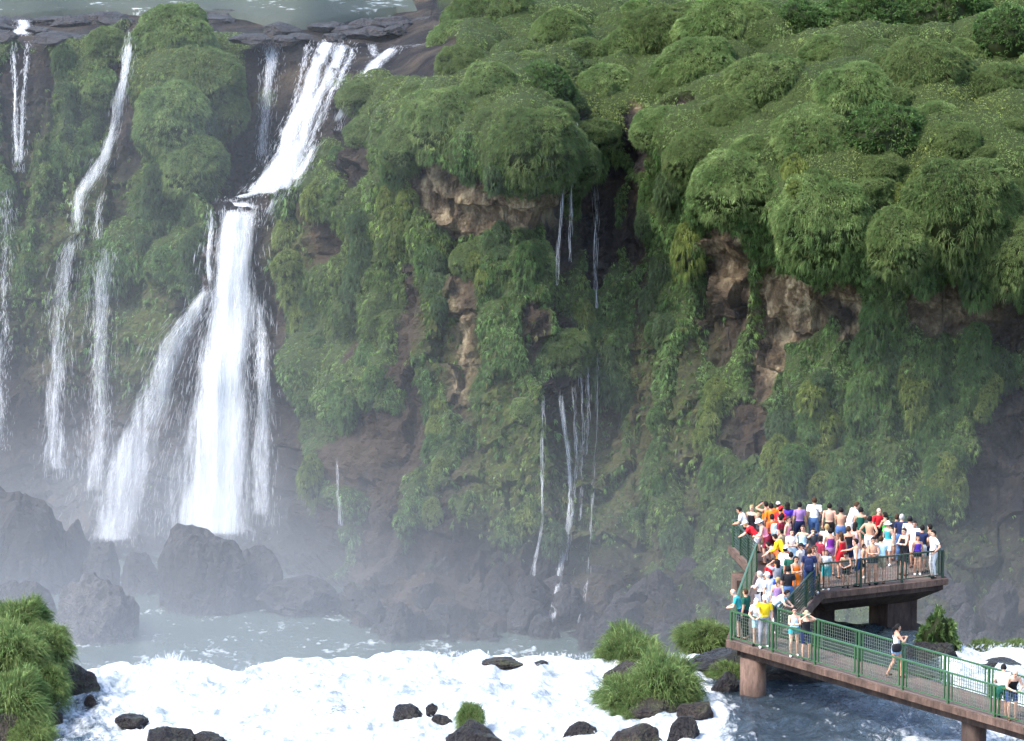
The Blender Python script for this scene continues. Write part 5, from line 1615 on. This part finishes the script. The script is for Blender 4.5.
# ---- the neck of the bridge and the lower corner
person('grey-haired man in white holding a white towel on the ramp', 759.5, 571, -70, 'folded', 'm', 0, (SH, hg), [('tee', W), ('trousers', K)], 1.0)
person('person in white cap, white shirt and white trousers beside the grey-haired man', 767, 572, -50, 'reach', 'm', 0, (SH, hg), [('tee', W), ('trousers', W), ('cap', W)], 1.0, [('cloth', W, 'white towel held out by the person all in white')])
person('dark-haired person in pale blue tee leaning over the inner rail of the ramp', 803, 591, 100, 'bend', 'm', 0, (SH, hb), [('tee', 'ltblue'), ('trousers', 'charcoal')])
person('bald man in teal shirt leaning on the left rail of the lower corner', 732, 589, -80, 'lean', 'm', 0, (BA, hg), [('tee', 'teal'), ('shorts', 'navy')])
person('brown-haired man in green shirt behind the bald man', 742, 588, -60, 'stand', 'm', 1, (SH, hn), [('tee', 'dgreen'), ('trousers', K)])
person('person in white cap, white tee and pale shorts leaning on the lower corner rail', 740, 602, -165, 'lean', 'f', 0, (SH, hn), [('tee', W), ('shorts', 'ltblue'), ('cap', W)])
person('man in white cap and bright yellow polo shirt at the lower corner rail', 761.3, 595, 175, 'reach', 'm', 0, (SH, hn), [('tee', 'yellow'), ('trousers', 'grey'), ('cap', W)], 1.06)
person('woman in sunglasses with light blue top and teal shorts at the lower rail', 774, 611, 180, 'folded', 'f', 0, (SH, hb), [('tank', 'ltblue'), ('hotpants', 'teal'), ('glasses', K)], 0.98)
person('woman in sun hat and black tank top holding both hands to her face', 788, 614, 170, 'photo', 'f', 0, (SH, hf), [('tank', K), ('shorts', 'navy'), ('sunhat', 'khaki')], 0.97)
# ---- along the walkway
person('woman in white top and denim shorts on the walkway with a dark bag behind her', 898, 624, 75, 'walk', 'f', 1, (TL, hb), [('tank', W), ('hotpants', 'ldenim')], 1.03, [('bag', K, 'dark bag hanging behind the woman in denim shorts')])
person('man in white tee and dark green shorts at the near end of the walkway', 989, 667, 10, 'lean', 'm', 1, (SH, hb), [('tee', W), ('shorts', 'dgreen')])
person('bald man in dark vest and denim shorts bending forward at the end of the walkway', 1007, 672, 165, 'lean', 'm', 0, None, [('tank', K), ('shorts', 'ddenim')])

# ---- more of the crowd, filling the gaps
person('woman in pink tank top and white shorts beside the reddish orange shirt', 786, 516, 120, 'stand', 'f', 0, (TL, hn), [('tank', 'pink'), ('shorts', W)])
person('boy in a khaki tee left of the woman in white print', 781, 529, -60, 'stand', 'm', 1, (SH, hb), [('tee', 'khaki'), ('shorts', 'navy')], 0.88)
person('woman in pale blue top with hands on her hips left of the charcoal tee', 803, 525, 200, 'hips', 'f', 0, (SH, hn), [('tank', 'ltblue'), ('shorts', 'ddenim')])
person('man in maroon tee and khaki shorts in the middle of the platform', 821, 536, 60, 'stand', 'm', 1, (SH, hb), [('tee', 'maroon'), ('shorts', 'khaki')])
person('woman in a red dress between the black tank top and the pink dress', 841, 532, -30, 'stand', 'f', 1, (LO, hn), [('dress', 'red')], 0.97)
person('tanned man in white shorts without a shirt left of the woman in green', 870, 516, 30, 'hips', 'm', 1, (SH, hb), [('shorts', W)])
person('woman in a white sun hat and teal top near the man in red', 888, 521, -140, 'stand', 'f', 0, (SH, hn), [('tank', 'teal'), ('shorts', W), ('sunhat', W)], 0.96)
person('man in light grey tee and black cap right of the white-haired man', 910, 516, 10, 'stand', 'm', 1, (SH, hb), [('tee', 'lgrey'), ('trousers', K), ('cap', K)], 1.02)
person('girl in a violet swimsuit top at the front rail, right part', 918, 535, 170, 'stand', 'f', 1, (LO, hb), [('tank', 'violet'), ('hotpants', K)], 0.85)
person('man in pale blue shirt with folded arms leaning back by the front rail', 880, 536, 10, 'folded', 'm', 0, (SH, hn), [('tee', 'ltblue'), ('shorts', 'khaki')])
person('woman in orange dress with dark hair near the bend of the inner rail', 796, 556, 150, 'folded', 'f', 1, (LO, hb), [('dress', 'orange')], 0.95)
person('man in black tee and denim shorts halfway down the ramp', 788, 566, -10, 'stand', 'm', 1, (SH, hb), [('tee', K), ('shorts', 'denim')])
person('woman in lilac top and white trousers on the ramp behind the people in white', 778, 577, 20, 'stand', 'f', 0, (TL, hf), [('tank', 'lilac'), ('trousers', W)], 0.98)
person('child in red tee at the top of the ramp', 770, 560, -20, 'stand', 'm', 1, (SH, hb), [('tee', 'red'), ('shorts', 'navy')], 0.75)
# ------------------------------------------------------------------ spray mist hanging between the falls and the terrace
def mat_mist():
    t = NT('mist')
    co = t.n('TexCoord').outputs['Object']
    s = t.n('SeparateXYZ', {0: co})
    x, y, z = s.outputs
    n = t.noise(0.10, 3, 0.5, co)
    zz = t.math('ADD', z, t.math('MULTIPLY', t.math('SUBTRACT', n, 0.5), 14.0))
    hgt = t.n('MapRange', {'Value': zz, 'From Min': -12.0, 'From Max': 9.0, 'To Min': 1.0, 'To Max': 0.0}, interpolation_type='SMOOTHSTEP').outputs[0]
    low = t.n('MapRange', {'Value': z, 'From Min': -12.0, 'From Max': -3.0, 'To Min': 1.0, 'To Max': 0.0}, interpolation_type='SMOOTHSTEP').outputs[0]
    left = t.n('MapRange', {'Value': x, 'From Min': 8.0, 'From Max': -16.0, 'To Min': 0.0, 'To Max': 1.0}, interpolation_type='SMOOTHSTEP').outputs[0]
    d = t.math('ADD', t.math('MULTIPLY', t.math('MULTIPLY', hgt, t.math('POWER', n, 1.3)), 0.0082), t.math('MULTIPLY', low, t.math('ADD', 0.004, t.math('MULTIPLY', left, 0.0082))))
    d = t.math('ADD', d, t.math('MULTIPLY', left, 0.0010))
    for (cx, cy, cz, rad, amp) in ((-15.5, 210, -9, 6.5, 0.085), (-21, 211, -8, 5.5, 0.04), (-8, 202, -11, 8, 0.015)):   # spray plumes where the falls strike
        dd = t.n('VectorMath', {0: co, 1: (cx, cy, cz)}, operation='DISTANCE').outputs['Value']
        pl = t.n('MapRange', {'Value': dd, 'From Min': 0.0, 'From Max': rad, 'To Min': 1.0, 'To Max': 0.0}, interpolation_type='SMOOTHERSTEP').outputs[0]
        d = t.math('ADD', d, t.math('MULTIPLY', t.math('MULTIPLY', pl, n), amp))
    v = t.n('VolumePrincipled', {'Color': (0.83, 0.87, 0.92, 1), 'Density': d, 'Anisotropy': 0.2}).outputs[0]
    return t.done(v, vol=True)


mb = MB()
x0, x1, y0, y1, z0, z1 = -60, 60, 152.5, 232, -14.0, 17.5
mb.add([(x0, y0, z0), (x1, y0, z0), (x1, y1, z0), (x0, y1, z0), (x0, y0, z1), (x1, y0, z1), (x1, y1, z1), (x0, y1, z1)],
       [(0, 3, 2, 1), (4, 5, 6, 7), (0, 1, 5, 4), (1, 2, 6, 5), (2, 3, 7, 6), (3, 0, 4, 7)])
tag(mb.build('mist', mat_mist()), kind='stuff')
# ------------------------------------------------------------------ light
SUN_EL, SUN_AZ = math.radians(52), math.radians(-118)     # azimuth from +Y towards +X: the light comes from the upper left
wd = bpy.data.worlds.new('World'); SC.world = wd; wd.use_nodes = True
wt = wd.node_tree
bg = wt.nodes['Background']
sky = wt.nodes.new('ShaderNodeTexSky'); sky.sky_type = 'NISHITA'; sky.sun_disc = False
sky.sun_elevation = SUN_EL; sky.sun_rotation = SUN_AZ
sky.dust_density = 2.0
wt.links.new(sky.outputs[0], bg.inputs[0]); bg.inputs[1].default_value = 0.14
sd = bpy.data.lights.new('sun', 'SUN'); sd.energy = 1.5; sd.angle = math.radians(14); sd.color = (1.0, 0.95, 0.86)
so = bpy.data.objects.new('sun', sd); COL.objects.link(so)
dirv = Vector((math.sin(SUN_AZ) * math.cos(SUN_EL), math.cos(SUN_AZ) * math.cos(SUN_EL), math.sin(SUN_EL)))
so.rotation_euler = dirv.to_track_quat('Z', 'Y').to_euler()
so.location = (-60, 150, 120)
vs = SC.view_settings
vs.view_transform = 'Standard'; vs.look = 'None'; vs.gamma = 1; vs.use_curve_mapping = False
vs.exposure = EXPOSURE
SC.render.engine = 'CYCLES'
cy = SC.cycles
cy.max_bounces = 6; cy.diffuse_bounces = 3; cy.glossy_bounces = 2; cy.transmission_bounces = 4; cy.transparent_max_bounces = 14; cy.volume_bounces = 1
cy.use_denoising = True; cy.use_adaptive_sampling = True; cy.adaptive_threshold = 0.03
cy.caustics_reflective = False; cy.caustics_refractive = False
cy.volume_step_rate = 0.6; cy.volume_max_steps = 64
cy.sample_clamp_indirect = 6
